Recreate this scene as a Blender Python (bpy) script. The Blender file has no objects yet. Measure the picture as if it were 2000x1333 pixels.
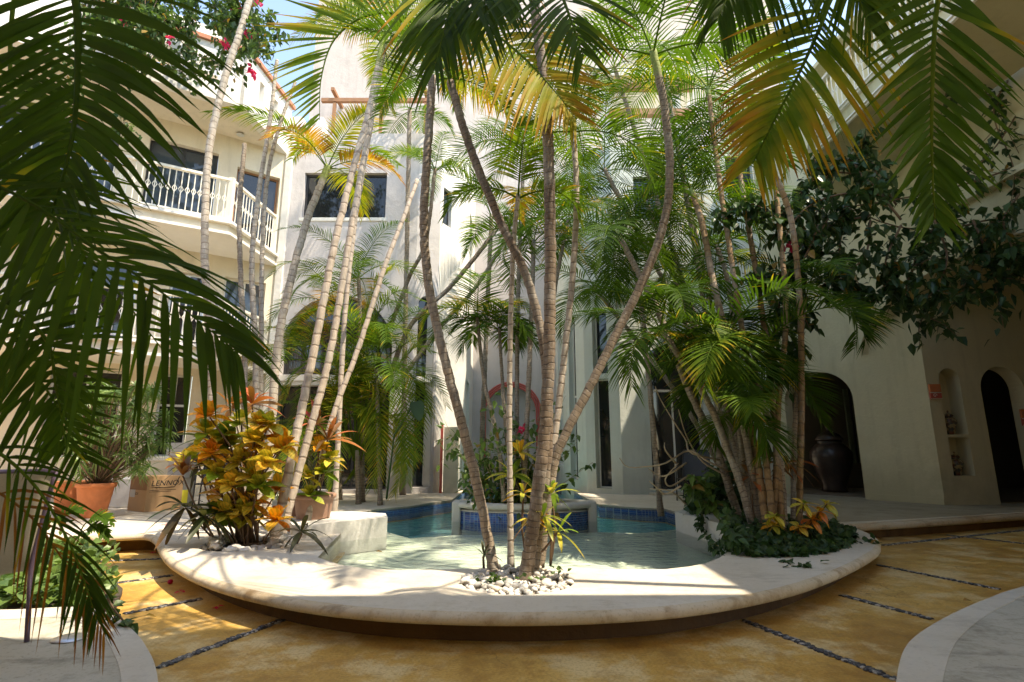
import bpy, bmesh, math, random
from mathutils import Vector as V, Matrix, Quaternion
from mathutils.geometry import tessellate_polygon
R = math.radians
# ------------------------------------------------------------------ camera, sky, sun, exposure
scene = bpy.context.scene
C = scene.collection
FPX, CZ, PITCH = 1050.0, 1.2, R(11.5)
CP, SP = math.cos(PITCH), math.sin(PITCH)
cam = bpy.data.cameras.new('camera'); cam.sensor_width = 36; cam.lens = 36*FPX/2000
cam.clip_start = .05; cam.clip_end = 600
cam.dof.use_dof = True; cam.dof.focus_distance = 7.0; cam.dof.aperture_fstop = 6.3
camo = bpy.data.objects.new('camera', cam); C.objects.link(camo)
camo.location = (0, 0, CZ); camo.rotation_euler = (R(90)+PITCH, 0, 0)
scene.camera = camo
SUN_EL, SUN_AZ = R(61), V((.93, -.365, 0)).normalized()
sund = V((SUN_AZ.x*math.cos(SUN_EL), SUN_AZ.y*math.cos(SUN_EL), math.sin(SUN_EL)))
world = bpy.data.worlds.new('World'); scene.world = world; world.use_nodes = True
wn = world.node_tree
sky = wn.nodes.new('ShaderNodeTexSky'); sky.sky_type = 'NISHITA'; sky.sun_disc = False
sky.sun_elevation = SUN_EL; sky.sun_rotation = math.atan2(sund.x, sund.y)
sky.air_density = 1.0; sky.dust_density = .4; sky.ozone_density = 1.6
bg = wn.nodes['Background']; bg.inputs['Strength'].default_value = .15
wn.links.new(sky.outputs['Color'], bg.inputs['Color'])
sl = bpy.data.lights.new('sun', 'SUN'); sl.energy = 2.35; sl.angle = R(.55); sl.color = (1, .95, .86)
so = bpy.data.objects.new('sun', sl); C.objects.link(so)
so.rotation_euler = sund.to_track_quat('Z', 'Y').to_euler(); so.location = (10, -6, 20)
vs = scene.view_settings
vs.view_transform = 'Standard'; vs.look = 'None'; vs.gamma = 1; vs.exposure = 1.95; vs.use_curve_mapping = False
vs.use_white_balance = True; vs.white_balance_temperature = 7800; vs.white_balance_tint = 10
cy = scene.cycles
cy.max_bounces = 9; cy.diffuse_bounces = 5; cy.glossy_bounces = 3; cy.transmission_bounces = 6
cy.transparent_max_bounces = 12; cy.caustics_reflective = False; cy.caustics_refractive = False
cy.sample_clamp_indirect = 6; cy.use_denoising = True

# ------------------------------------------------------------------ helpers
def ray(px, py):
    u = (px-1000)/FPX; v = (py-666.5)/FPX
    return V((u, CP+v*SP, SP-v*CP))
def P(px, py, Y):
    d = ray(px, py); t = Y/d.y
    return V((d.x*t, Y, CZ+d.z*t))
def G(px, py, z):
    d = ray(px, py); t = (z-CZ)/d.z
    return V((d.x*t, d.y*t, z))
def unit(py, Y):
    return Y/(CP+(py-666.5)/FPX*SP)/FPX        # metres per photo pixel at that depth
class MB:
    def __init__(s): s.v = []; s.f = []; s.m = []; s.t = []; s.uv = {}; s.cur = 0; s.tint = 0.0
    def vert(s, p, t=None):
        s.v.append((p[0], p[1], p[2])); s.t.append(s.tint if t is None else t); return len(s.v)-1
    def face(s, idx, m=None): s.f.append(tuple(idx)); s.m.append(s.cur if m is None else m)
    def quad(s, a, b, c, d): s.face([s.vert(a), s.vert(b), s.vert(c), s.vert(d)])
    def box(s, lo, hi, frame=None):
        ps = [V((x, y, z)) for x in (lo[0], hi[0]) for y in (lo[1], hi[1]) for z in (lo[2], hi[2])]
        if frame: ps = [frame @ p for p in ps]
        i = [s.vert(p) for p in ps]
        for q in ((0,1,3,2),(4,6,7,5),(0,4,5,1),(2,3,7,6),(0,2,6,4),(1,5,7,3)): s.face([i[k] for k in q])
    def tube(s, pts, rad, n=8, cap=True, lens=None):
        pts = [V(p) for p in pts]; N = len(pts)
        if not hasattr(rad, '__len__'): rad = [rad]*N
        T0 = (pts[1]-pts[0]).normalized()
        a = T0.orthogonal().normalized(); rings = []; L = 0
        for k in range(N):
            T = (pts[min(k+1, N-1)]-pts[max(k-1, 0)])
            T = T.normalized() if T.length > 1e-9 else T0
            a = (a-T*a.dot(T)); a = a.normalized() if a.length > 1e-6 else T.orthogonal().normalized()
            b = T.cross(a)
            if k: L += (pts[k]-pts[k-1]).length
            ring = []
            for j in range(n):
                an = 2*math.pi*j/n
                i = s.vert(pts[k]+(a*math.cos(an)+b*math.sin(an))*rad[k]); ring.append(i)
                s.uv[i] = (j/n, L)
            rings.append(ring)
        for k in range(N-1):
            for j in range(n):
                s.face((rings[k][j], rings[k][(j+1) % n], rings[k+1][(j+1) % n], rings[k+1][j]))
        if cap:
            s.face(rings[0][::-1]); s.face(rings[-1])
    def lathe(s, prof, c, n=20, a0=0, a1=2*math.pi, sy=1):
        c = V(c); rings = []; full = abs(a1-a0-2*math.pi) < 1e-6; m = n if full else n+1
        for r, z in prof:
            rings.append([s.vert(c+V((r*math.cos(a0+(a1-a0)*j/n), sy*r*math.sin(a0+(a1-a0)*j/n), z))) for j in range(m)])
        for k in range(len(prof)-1):
            for j in range(n):
                s.face((rings[k][j], rings[k][(j+1) % m], rings[k+1][(j+1) % m], rings[k+1][j]))
    def slab(s, loops, o, ex, ey, depth, m_side=None):
        """outline (first) and holes in the 2-D frame o, ex, ey; thickness goes along -(ex x ey)"""
        o, ex, ey = V(o), V(ex), V(ey); n = ex.cross(ey).normalized()
        base = []
        for l in loops: base.append([V((p[0], p[1], 0)) for p in l])
        tris = tessellate_polygon(base); flat = [p for l in base for p in l]
        fr = [s.vert(o+ex*p.x+ey*p.y) for p in flat]; bk = [s.vert(o+ex*p.x+ey*p.y-n*depth) for p in flat]
        for t in tris:
            a, b, c = (flat[k] for k in t)
            ccw = (b-a).cross(c-a).z > 0
            t = t if ccw else t[::-1]
            s.face([fr[k] for k in t]); s.face([bk[k] for k in t[::-1]])
        k0 = 0
        for l in base:
            n_ = len(l)
            for k in range(n_):
                a, b = k0+k, k0+(k+1) % n_
                va, vb, vc, vd = (s.v[i] for i in (fr[a], fr[b], bk[b], bk[a]))
                s.face([s.vert(va), s.vert(vd), s.vert(vc), s.vert(vb)], m_side)
            k0 += n_
def offset_of(parent):
    o = V((0, 0, 0))
    while parent: o += parent.location; parent = parent.parent
    return o
def obj(name, mb, mats, parent=None, smooth=False, loc=None, kind=None, label=None, tint=False, bevel=0):
    if not isinstance(mats, (list, tuple)): mats = [mats]
    off = offset_of(parent)
    if loc is not None: off = V(loc)
    me = bpy.data.meshes.new(name)
    me.from_pydata([(p[0]-off.x, p[1]-off.y, p[2]-off.z) for p in mb.v], [], mb.f)
    for m in mats: me.materials.append(m)
    if len(mats) > 1: me.polygons.foreach_set('material_index', mb.m)
    if smooth: me.polygons.foreach_set('use_smooth', [True]*len(mb.f))
    if mb.uv:
        uvl = me.uv_layers.new(name='UVMap'); n = len(me.loops)
        vi = [0]*n; me.loops.foreach_get('vertex_index', vi)
        buf = []
        for i in vi: buf.extend(mb.uv.get(i, (0, 0)))
        uvl.data.foreach_set('uv', buf)
    if tint:
        at = me.attributes.new('tint', 'FLOAT', 'POINT'); at.data.foreach_set('value', mb.t)
    me.update()
    o = bpy.data.objects.new(name, me); C.objects.link(o)
    if parent: o.parent = parent; o.location = off-offset_of(parent)
    else: o.location = off
    if kind: o['kind'] = kind
    if label: o['label'] = label
    if bevel:
        b = o.modifiers.new('bevel', 'BEVEL'); b.width = bevel; b.segments = 3; b.limit_method = 'ANGLE'; b.angle_limit = R(40)
        me.polygons.foreach_set('use_smooth', [True]*len(mb.f))
        b.harden_normals = True
    return o
def thing(name, label, cat, loc=(0, 0, 0), group=None):
    o = bpy.data.objects.new(name, None); C.objects.link(o); o.location = loc; o.empty_display_size = .1
    o['label'] = label; o['category'] = cat
    if group: o['group'] = group
    return o
def tag(o, label, cat, group=None):
    o['label'] = label; o['category'] = cat
    if group: o['group'] = group
    return o
def catmull(pts, n):
    pts = [V(p) for p in pts]
    q = [pts[0]*2-pts[1]]+pts+[pts[-1]*2-pts[-2]]
    out = []; segs = len(pts)-1
    for i in range(n+1):
        s = i/n*segs; k = min(int(s), segs-1); t = s-k
        a, b, c, d = q[k:k+4]
        out.append(.5*((2*b)+(c-a)*t+(2*a-5*b+4*c-d)*t*t+(3*b-a-3*c+d)*t**3))
    return out
def arch_loop(x0, x1, z0, zt, n=14, flat=1.0):
    """opening with a round head, clockwise-agnostic"""
    r = (x1-x0)/2; rz = r*flat; c = (x0+x1)/2
    return [(x0, z0), (x1, z0)]+[(c+r*math.cos(math.pi*k/n), zt-rz+rz*math.sin(math.pi*k/n)) for k in range(n+1)]

# ------------------------------------------------------------------ materials
class NT:
    def __init__(s, name):
        s.mat = bpy.data.materials.new(name); s.mat.use_nodes = True; s.t = s.mat.node_tree
        s.b = s.t.nodes['Principled BSDF']; s.out = s.t.nodes['Material Output']
    def n(s, typ, **kw):
        nd = s.t.nodes.new('ShaderNode'+typ)
        for k, v in kw.items(): setattr(nd, k, v)
        return nd
    def l(s, a, b): s.t.links.new(a, b)
    def coord(s, kind='Object', scale=None):
        tc = s.n('TexCoord'); o = tc.outputs[kind]
        if scale:
            mp = s.n('Mapping'); mp.inputs['Scale'].default_value = scale; s.l(o, mp.inputs['Vector']); o = mp.outputs[0]
        return o
    def geo(s, scale=None):
        o = s.n('NewGeometry').outputs['Position']
        if scale:
            mp = s.n('Mapping'); mp.inputs['Scale'].default_value = scale; s.l(o, mp.inputs['Vector']); o = mp.outputs[0]
        return o
    def noise(s, vec, scale, detail=4, rough=.55):
        nd = s.n('TexNoise'); nd.inputs['Scale'].default_value = scale; nd.inputs['Detail'].default_value = detail
        nd.inputs['Roughness'].default_value = rough; s.l(vec, nd.inputs['Vector']); return nd.outputs['Fac']
    def ramp(s, fac, stops):
        nd = s.n('ValToRGB'); cr = nd.color_ramp
        while len(cr.elements) < len(stops): cr.elements.new(.5)
        for e, (p, c) in zip(cr.elements, stops):
            e.position = p; e.color = (c[0], c[1], c[2], 1) if hasattr(c, '__len__') else (c, c, c, 1)
        s.l(fac, nd.inputs['Fac']); return nd.outputs['Color']
    def mix(s, fac, a, b, mode='MIX'):
        nd = s.n('Mix', data_type='RGBA', blend_type=mode)
        for sock, v in ((nd.inputs[0], fac), (nd.inputs[6], a), (nd.inputs[7], b)):
            if hasattr(v, 'default_value'): s.l(v, sock)
            elif hasattr(v, '__len__'): sock.default_value = (v[0], v[1], v[2], 1)
            else: sock.default_value = v
        return nd.outputs[2]
    def math(s, op, a, b=None):
        nd = s.n('Math', operation=op)
        for sock, v in ((nd.inputs[0], a), (nd.inputs[1], b)):
            if v is None: continue
            if hasattr(v, 'default_value'): s.l(v, sock)
            else: sock.default_value = v
        return nd.outputs[0]
    def bump(s, h, strength=.3, dist=.02):
        nd = s.n('Bump'); nd.inputs['Strength'].default_value = strength; nd.inputs['Distance'].default_value = dist
        s.l(h, nd.inputs['Height']); s.l(nd.outputs[0], s.b.inputs['Normal']); return nd.outputs[0]
    def set(s, **kw):
        for k, v in kw.items():
            i = s.b.inputs[k.replace('_', ' ')]
            if hasattr(v, 'default_value'): s.l(v, i)
            elif hasattr(v, '__len__') and len(v) == 3: i.default_value = (*v, 1)
            else: i.default_value = v
        return s
def plaster(name, c1, c2, stain=.25, rough=.88, bump=.25, low=None):
    m = NT(name); g = m.geo()
    big = m.noise(g, .9, 5, .6); fine = m.noise(g, 22, 4, .6)
    col = m.mix(m.ramp(big, [(.35, 0), (.7, 1)]), c1, c2)
    st = m.noise(m.geo((3.0, 3.0, .35)), 1.6, 5, .65)
    col = m.mix(m.math('MULTIPLY', m.ramp(st, [(.5, 0), (.78, 1)]), stain), col, [x*.55 for x in c2])
    col = m.mix(m.math('MULTIPLY', m.ramp(fine, [(.3, 0), (.8, 1)]), .12), col, [x*.8 for x in c1])
    sz = m.n('SeparateXYZ'); m.l(g, sz.inputs[0])
    sp = m.math('ADD', sz.outputs[2], m.math('MULTIPLY', m.noise(m.geo((1, 1, .5)), 2.2, 6, .7), -1.1))
    col = m.mix(m.math('MULTIPLY', m.ramp(sp, [(0, 1), (.55, 0)]), .38), col, [x*.5 for x in c2])
    pt = m.noise(g, 1.35, 7, .68); col = m.mix(m.math('MULTIPLY', m.ramp(pt, [(.54, 0), (.60, 1)]), .22), col, [min(1, x*1.12) for x in c1])
    m.set(Base_Color=col, Roughness=rough)
    m.bump(m.math('ADD', m.math('MULTIPLY', m.noise(g, 3.2, 5, .6), 1.6), m.math('MULTIPLY', fine, .5)), bump*1.4, .03)
    return m.mat
def simple(name, col, rough=.6, metal=0, var=.15, scale=8, bump=0):
    m = NT(name); g = m.geo(); f = m.noise(g, scale, 4)
    m.set(Base_Color=m.mix(f, [x*(1-var) for x in col], [min(1, x*(1+var)) for x in col]), Roughness=rough, Metallic=metal)
    if bump: m.bump(m.noise(g, scale*4, 3), bump, .01)
    return m.mat
def cement(name, c1, c2, dirt, amt, rough=.8):
    m = NT(name); g = m.geo()
    a = m.noise(g, .8, 6, .65); b = m.noise(g, 3.4, 8, .72); c = m.noise(g, 48, 4, .65); e = m.noise(m.geo((1, 2.6, 1)), 1.9, 7, .7)
    col = m.mix(m.ramp(a, [(.35, 0), (.68, 1)]), c1, c2)
    col = m.mix(m.math('MULTIPLY', m.ramp(b, [(.52, 0), (.70, 1)]), amt), col, dirt)
    col = m.mix(m.math('MULTIPLY', m.ramp(e, [(.55, 0), (.68, 1)]), amt*.8), col, [x*.6 for x in dirt])
    col = m.mix(m.math('MULTIPLY', m.ramp(c, [(.55, 0), (.72, 1)]), amt*.6), col, [x*.5 for x in dirt])
    m.set(Base_Color=col, Roughness=rough)
    m.bump(m.math('ADD', m.math('MULTIPLY', m.noise(g, 4, 4), 1.4), m.math('ADD', m.math('MULTIPLY', b, .5), m.math('MULTIPLY', c, .3))), .35, .02)
    return m.mat
M = {}
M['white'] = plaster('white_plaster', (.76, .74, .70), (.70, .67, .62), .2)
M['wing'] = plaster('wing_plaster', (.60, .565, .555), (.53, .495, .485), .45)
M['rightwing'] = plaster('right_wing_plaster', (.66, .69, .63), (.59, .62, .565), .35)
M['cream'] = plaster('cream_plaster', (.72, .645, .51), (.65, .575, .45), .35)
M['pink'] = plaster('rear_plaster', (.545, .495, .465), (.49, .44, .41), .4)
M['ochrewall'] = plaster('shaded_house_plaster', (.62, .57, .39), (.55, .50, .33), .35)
M['deck'] = cement('deck_cement', (.64, .585, .50), (.545, .48, .38), (.37, .295, .19), .45)
M['lip'] = cement('deck_lip_cement', (.60, .52, .40), (.50, .40, .26), (.28, .17, .07), .75)
M['terrace'] = cement('terrace_cement', (.48, .45, .375), (.38, .355, .28), (.17, .16, .115), .7, .85)
M['rim'] = cement('terrace_rim_cement', (.58, .54, .46), (.51, .465, .385), (.34, .29, .215), .4)
M['trim'] = simple('white_paint', (.78, .75, .69), .55, 0, .05)
M['rail'] = simple('cream_rail_paint', (.78, .74, .64), .5, 0, .05)
M['dark'] = simple('dark_frame', (.025, .025, .028), .4, 0, .2)
M['interior'] = simple('dark_interior', (.05, .045, .04), .9)
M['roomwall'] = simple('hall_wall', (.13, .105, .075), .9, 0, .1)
M['alu'] = simple('aluminium_frame', (.62, .63, .62), .4, .5, .05)
M['terracotta'] = simple('terracotta', (.62, .20, .075), .75, 0, .2, 14, .2)
M['brown_clay'] = simple('brown_clay', (.33, .19, .13), .7, 0, .2, 14, .2)
M['coping'] = simple('roof_clay', (.46, .19, .11), .8, 0, .25, 6, .3)
M['red'] = simple('red_paint', (.50, .095, .075), .55, 0, .15)
M['timber'] = simple('timber', (.30, .15, .075), .7, 0, .3, 5, .2)
M['riser'] = plaster('shaded_ochre_riser', (.21, .105, .03), (.09, .045, .016), .8, .8, .3)  # ochre darkened in its colour to carry the shade under the lip
M['soil'] = simple('soil', (.06, .045, .03), .95, 0, .4, 20, .5)
M['purple'] = simple('purple_metal', (.13, .09, .13), .35, .4, .15)
def floor_mat():
    m = NT('ochre_floor'); g = m.geo()
    a = m.noise(g, .45, 7, .68); b = m.noise(g, 1.7, 8, .72); c = m.noise(g, 55, 4, .65); e = m.noise(g, 4.6, 8, .72)
    col = m.ramp(a, [(.30, (.32, .165, .038)), (.44, (.53, .30, .068)), (.56, (.63, .385, .10)), (.70, (.68, .47, .17))])
    col = m.mix(m.math('MULTIPLY', m.ramp(b, [(.49, 0), (.58, 1)]), .75), col, (.72, .56, .29))
    col = m.mix(m.math('MULTIPLY', m.ramp(b, [(.37, 1), (.46, 0)]), .55), col, (.30, .145, .032))
    col = m.mix(m.math('MULTIPLY', m.ramp(e, [(.51, 0), (.60, 1)]), .38), col, (.30, .16, .045))
    col = m.mix(m.math('MULTIPLY', m.ramp(c, [(.51, 0), (.57, 1)]), .3), col, (.28, .15, .04))
    col = m.mix(m.math('MULTIPLY', m.ramp(c, [(.30, 1), (.42, 0)]), .3), col, (.66, .52, .32))
    v = m.n('TexVoronoi', feature='DISTANCE_TO_EDGE'); v.inputs['Scale'].default_value = .55
    wv = m.n('VectorMath', operation='ADD'); nz = m.n('TexNoise'); nz.inputs['Scale'].default_value = 2.5; nz.inputs['Detail'].default_value = 5; m.l(g, nz.inputs['Vector'])
    m.l(g, wv.inputs[0]); m.l(nz.outputs['Color'], wv.inputs[1]); m.l(wv.outputs[0], v.inputs['Vector'])
    crack = m.math('MULTIPLY', m.ramp(v.outputs['Distance'], [(0, 1), (.0035, 0)]), m.ramp(a, [(.45, 0), (.55, 1)]))
    col = m.mix(m.math('MULTIPLY', crack, .6), col, (.12, .06, .02))
    m.set(Base_Color=col, Roughness=m.ramp(b, [(.3, .32), (.7, .6)]), Specular_IOR_Level=.45)
    m.bump(m.math('ADD', m.math('MULTIPLY', b, .8), m.math('MULTIPLY', c, .4)), .35, .012)
    return m.mat
M['floor'] = floor_mat()
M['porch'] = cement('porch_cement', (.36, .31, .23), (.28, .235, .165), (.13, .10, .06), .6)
def tile_mat():
    m = NT('blue_mosaic'); g = m.geo()
    # grid on the horizontal run along the wall (x+y mixes) and height
    sx = m.n('SeparateXYZ'); m.l(g, sx.inputs[0])
    u = m.math('ADD', sx.outputs[0], m.math('MULTIPLY', sx.outputs[1], .83))
    def grid(x): return m.math('LESS_THAN', m.math('FRACT', m.math('MULTIPLY', x, 30.0)), .13)
    line = m.math('MAXIMUM', grid(u), grid(m.math('ADD', sx.outputs[2], .01)))
    wn_ = m.n('TexWhiteNoise', noise_dimensions='2D'); cb = m.n('CombineXYZ')
    m.l(m.math('FLOOR', m.math('MULTIPLY', u, 30.0)), cb.inputs[0]); m.l(m.math('FLOOR', m.math('MULTIPLY', m.math('ADD', sx.outputs[2], .01), 30.0)), cb.inputs[1])
    m.l(cb.outputs[0], wn_.inputs['Vector'])
    col = m.ramp(wn_.outputs['Value'], [(0, (.008, .035, .16)), (.6, (.015, .075, .30)), (1, (.03, .16, .45))])
    col = m.mix(line, col, (.22, .30, .38))
    m.set(Base_Color=col, Roughness=m.math('ADD', m.math('MULTIPLY', line, .5), .15))
    m.bump(m.math('SUBTRACT', 1.0, line), .4, .004)
    return m.mat
M['tile'] = tile_mat()
def glass_mat(name='dark_glass', tone=(.012, .013, .014)):
    m = NT(name); g = m.geo((1, 1, .4))
    m.set(Base_Color=m.mix(m.noise(g, 3, 3), [x*.6 for x in tone], [x*2.2 for x in tone]), Roughness=.04, Specular_IOR_Level=.6)
    m.bump(m.noise(m.geo(), .8, 2), .05, .05)
    return m.mat
M['glass'] = glass_mat(); M['bluglass'] = glass_mat('window_glass', (.03, .04, .05))
def water_mat(name, tint, sc=7):
    m = NT(name); m.t.nodes.remove(m.b)
    g = m.geo((1, 1.5, 1))
    h = m.math('ADD', m.noise(g, sc, 3, .55), m.math('MULTIPLY', m.noise(g, sc*.3, 2), 1.2))
    bp = m.n('Bump'); bp.inputs['Strength'].default_value = .45; bp.inputs['Distance'].default_value = .035; m.l(h, bp.inputs['Height'])
    fr = m.n('Fresnel'); fr.inputs['IOR'].default_value = 1.27; m.l(bp.outputs[0], fr.inputs['Normal'])
    gl = m.n('BsdfGlossy'); gl.inputs['Roughness'].default_value = .03; m.l(bp.outputs[0], gl.inputs['Normal'])
    tr = m.n('BsdfTransparent'); tr.inputs['Color'].default_value = (*tint, 1)
    mx = m.n('MixShader'); m.l(fr.outputs[0], mx.inputs[0]); m.l(tr.outputs[0], mx.inputs[1]); m.l(gl.outputs[0], mx.inputs[2])
    m.l(mx.outputs[0], m.out.inputs['Surface']); return m.mat
M['water'] = water_mat('pool_water', (.95, .99, .975))
def basin_mat(name, c1, c2):
    m = NT(name); g = m.geo()
    n1 = m.noise(g, 1.6, 5, .6)
    m.set(Base_Color=m.mix(m.ramp(n1, [(.3, 0), (.7, 1)]), c1, c2), Roughness=.7); m.bump(m.noise(g, 14, 3), .2, .01)
    return m.mat
M['basin_front'] = basin_mat('pale_basin_cement', (.66, .74, .58), (.77, .81, .67))
M['basin_back'] = basin_mat('turquoise_basin', (.22, .66, .68), (.30, .72, .74))
def leaf_mat(name, stops, rough=.42, trans=.35, spec=.35, vein=None, tmul=1.25):
    m = NT(name); at = m.n('Attribute'); at.attribute_name = 'tint'
    nz = m.noise(m.geo(), 9, 3)
    f = m.math('ADD', at.outputs['Fac'], m.math('MULTIPLY', m.math('SUBTRACT', nz, .5), .22))
    col = m.ramp(f, stops)
    if vein: col = vein(m, col)
    m.set(Base_Color=col, Roughness=rough, Specular_IOR_Level=spec)
    tr = m.n('BsdfTranslucent'); m.l(m.mix(1.0, col, (tmul*1.05, tmul*1.1, tmul*.55), 'MULTIPLY'), tr.inputs['Color'])
    mx = m.n('MixShader'); mx.inputs[0].default_value = trans
    m.l(m.b.outputs[0], mx.inputs[1]); m.l(tr.outputs[0], mx.inputs[2]); m.l(mx.outputs[0], m.out.inputs['Surface'])
    return m.mat
M['palm'] = leaf_mat('palm_leaf', [(0, (.026, .052, .008)), (.3, (.056, .115, .012)), (.5, (.12, .195, .018)), (.66, (.33, .31, .03)), (.82, (.48, .25, .03)), (1, (.22, .09, .03))], .55, .40, .09, None, 1.25)
M['vine'] = leaf_mat('vine_leaf', [(0, (.022, .050, .020)), (.5, (.055, .11, .032)), (.8, (.13, .21, .045)), (1, (.34, .17, .04))], .4, .28)
M['flower'] = leaf_mat('pink_bract', [(0, (.55, .02, .12)), (1, (.80, .06, .22))], .6, .4)
def croton_vein(m, col):
    wv = m.n('TexWave'); wv.inputs['Scale'].default_value = 9; wv.inputs['Distortion'].default_value = 6; m.l(m.geo(), wv.inputs['Vector'])
    return m.mix(m.math('MULTIPLY', m.ramp(wv.outputs['Fac'], [(.55, 0), (.75, 1)]), .35), col, (.09, .14, .015))
M['croton'] = leaf_mat('croton_leaf', [(0, (.035, .085, .015)), (.25, (.17, .27, .025)), (.5, (.76, .58, .09)), (.75, (.78, .30, .025)), (1, (.50, .09, .025))], .38, .3, .4, croton_vein, 1.1)
M['cordy'] = leaf_mat('cordyline_leaf', [(0, (.035, .060, .025)), (.4, (.09, .07, .035)), (.65, (.32, .12, .03)), (.85, (.50, .12, .06)), (1, (.28, .02, .07))], .4, .3)
M['strap'] = leaf_mat('strap_leaf', [(0, (.04, .10, .03)), (.5, (.11, .20, .05)), (1, (.30, .38, .14))], .35, .3, .5)
M['twig'] = simple('twig_bark', (.16, .10, .06), .85, 0, .3, 20)
M['paletwig'] = simple('pale_twig', (.36, .28, .19), .8, 0, .3, 20)
def bark_mat(name, c_lo, c_hi, ring, moss, sp=.085):
    m = NT(name); uv = m.n('UVMap'); sx = m.n('SeparateXYZ'); m.l(uv.outputs[0], sx.inputs[0])
    g = m.geo(); n1 = m.noise(g, 9, 4, .6); n2 = m.noise(g, 45, 3, .6); n3 = m.noise(m.geo((1, 1, .35)), 26, 3)
    ln = m.math('ADD', sx.outputs[1], m.math('MULTIPLY', m.math('SUBTRACT', n1, .5), .05))
    fr = m.math('FRACT', m.math('DIVIDE', m.math('ADD', ln, m.math('MULTIPLY', m.noise(m.geo((.4,.4,1)), 2.3, 2), .22)), sp))
    col = m.mix(m.ramp(n1, [(.3, 0), (.7, 1)]), c_lo, c_hi)
    col = m.mix(m.math('MULTIPLY', m.ramp(n3, [(.5, 0), (.72, 1)]), .5), col, [x*.55 for x in c_lo])
    col = m.mix(m.math('MULTIPLY', m.ramp(n2, [(.6, 0), (.7, 1)]), moss), col, (.62, .60, .56))
    line = m.ramp(fr, [(0, 1), (.07, .9), (.14, 0), (.94, 0), (1, 1)])
    col = m.mix(m.math('MULTIPLY', line, m.math('ADD', .35, m.math('MULTIPLY', n1, .8))), col, ring)
    n4 = m.noise(g, 2.2, 5, .7); col = m.mix(m.math('MULTIPLY', m.ramp(n4, [(.5, 0), (.66, 1)]), .5), col, (.40, .385, .345))
    n5 = m.noise(m.geo((60, 60, 5)), 1, 3); col = m.mix(m.math('MULTIPLY', m.ramp(n5, [(.45, 0), (.7, 1)]), .45), col, [x*.5 for x in c_lo])
    at = m.n('Attribute'); at.attribute_name = 'tint'
    col = m.mix(at.outputs['Fac'], col, (.22, .27, .07))
    m.set(Base_Color=col, Roughness=.8)
    m.bump(m.math('ADD', m.math('MULTIPLY', line, -.8), m.math('MULTIPLY', n2, .4)), .6, .01)
    return m.mat
M['bark'] = bark_mat('palm_bark', (.20, .15, .105), (.33, .265, .195), (.055, .035, .025), .5, .05)
M['barkdark'] = bark_mat('dark_palm_bark', (.135, .092, .06), (.23, .17, .115), (.035, .022, .015), .3, .055)
M['barkpale'] = bark_mat('pale_palm_bark', (.34, .285, .22), (.47, .41, .34), (.15, .105, .075), .6, .11)
M['barksmooth'] = bark_mat('smooth_palm_bark', (.40, .325, .255), (.50, .42, .345), (.20, .14, .10), .2, .17)
M['barkorange'] = bark_mat('orange_palm_bark', (.24, .14, .06), (.32, .20, .09), (.07, .04, .02), .15, .13)
M['pebble'] = [simple('white_pebble', (.66, .63, .58), .6, 0, .1), simple('grey_pebble', (.44, .42, .39), .65, 0, .15), simple('cream_pebble', (.60, .52, .42), .6, 0, .12)]
M['darkpebble'] = [simple('black_pebble', (.045, .045, .05), .45, 0, .3), simple('slate_pebble', (.14, .13, .13), .5, 0, .3), simple('pale_chip', (.40, .37, .33), .6, 0, .2)]
M['card'] = simple('cardboard', (.47, .29, .15), .8, 0, .08, 5)
M['carddark'] = simple('brown_print', (.26, .13, .06), .8)
M['ink'] = simple('black_ink', (.02, .02, .02), .7)
M['carton'] = simple('pale_carton', (.47, .44, .40), .75, 0, .05)
M['yellow'] = simple('yellow_sticker', (.75, .65, .05), .6)
M['mesh'] = simple('beige_sling_fabric', (.34, .29, .21), .8, 0, .15, 120, .2)
M['steel'] = simple('steel', (.5, .5, .5), .35, .9, .05)
# ------------------------------------------------------------------ ground, terraces, pool
DZ = .22                                            # height of the white deck round the pool
WZ = .12                                            # water level
floor_mb = MB(); floor_mb.box((-40, -30, -.9), (40, 60, -.85))
# the yellow court floor as a sheet with the pool left open
edge_px = [(-260,1062),(-60,1058),(60,1054),(160,1048),(250,1043),(292,1043),(312,1052),(322,1070),(342,1093),(395,1122),(480,1149),(600,1173),(740,1188),(900,1195),(1050,1196),(1200,1191),(1330,1181),(1450,1163),(1550,1140),(1630,1112),(1682,1087),(1708,1068),(1703,1048),(1672,1033),(1640,1026)]
edge = [G(x, y, DZ) for x, y in edge_px]
edge = catmull(edge, 90)
step_px = [(1640,1026),(1720,1022),(1850,1014),(2000,1004),(2300,985),(2700,965)]
step = [G(x, y, DZ-.02) for x, y in step_px]
pool_px = [(621,1089),(663,1103),(715,1111),(782,1114),(850,1113),(904,1111),(1000,1109),(1130,1110),(1220,1112),(1300,1112),(1345,1107),(1377,1101),(1405,1090),(1420,1079),(1428,1071),(1433,1060),(1418,1045),(1375,1026),(1336,1012),(1321,1000),(1300,994),(1250,992),(1170,986),(1135,968),(1110,953),(1100,949),(918,949),(910,955),(882,977),(845,982),(800,989),(735,995),(712,1000),(690,1022),(668,1040),(645,1062)]
pool = [G(x, y, DZ) for x, y in pool_px]
fm = MB(); fm.slab([[(p.x, p.y) for p in [V((-40,-30,0)), V((40,-30,0)), V((40,60,0)), V((-40,60,0))]], [(p.x*.985+.02, p.y*1.0+(.03 if p.y < 7 else 0)) for p in pool]], (0,0,0), (1,0,0), (0,1,0), .02)
court = obj('floor', fm, M['floor'], kind='structure')
obj('ground', floor_mb, M['soil'], kind='structure')
far = [V((14,11,0)), V((14,24,0)), V((-16,24,0)), V((-16,8.3,0))]
out2 = [(p.x, p.y) for p in edge]+[(p.x, p.y) for p in step[1:]]+[(p.x, p.y) for p in far]
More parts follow.
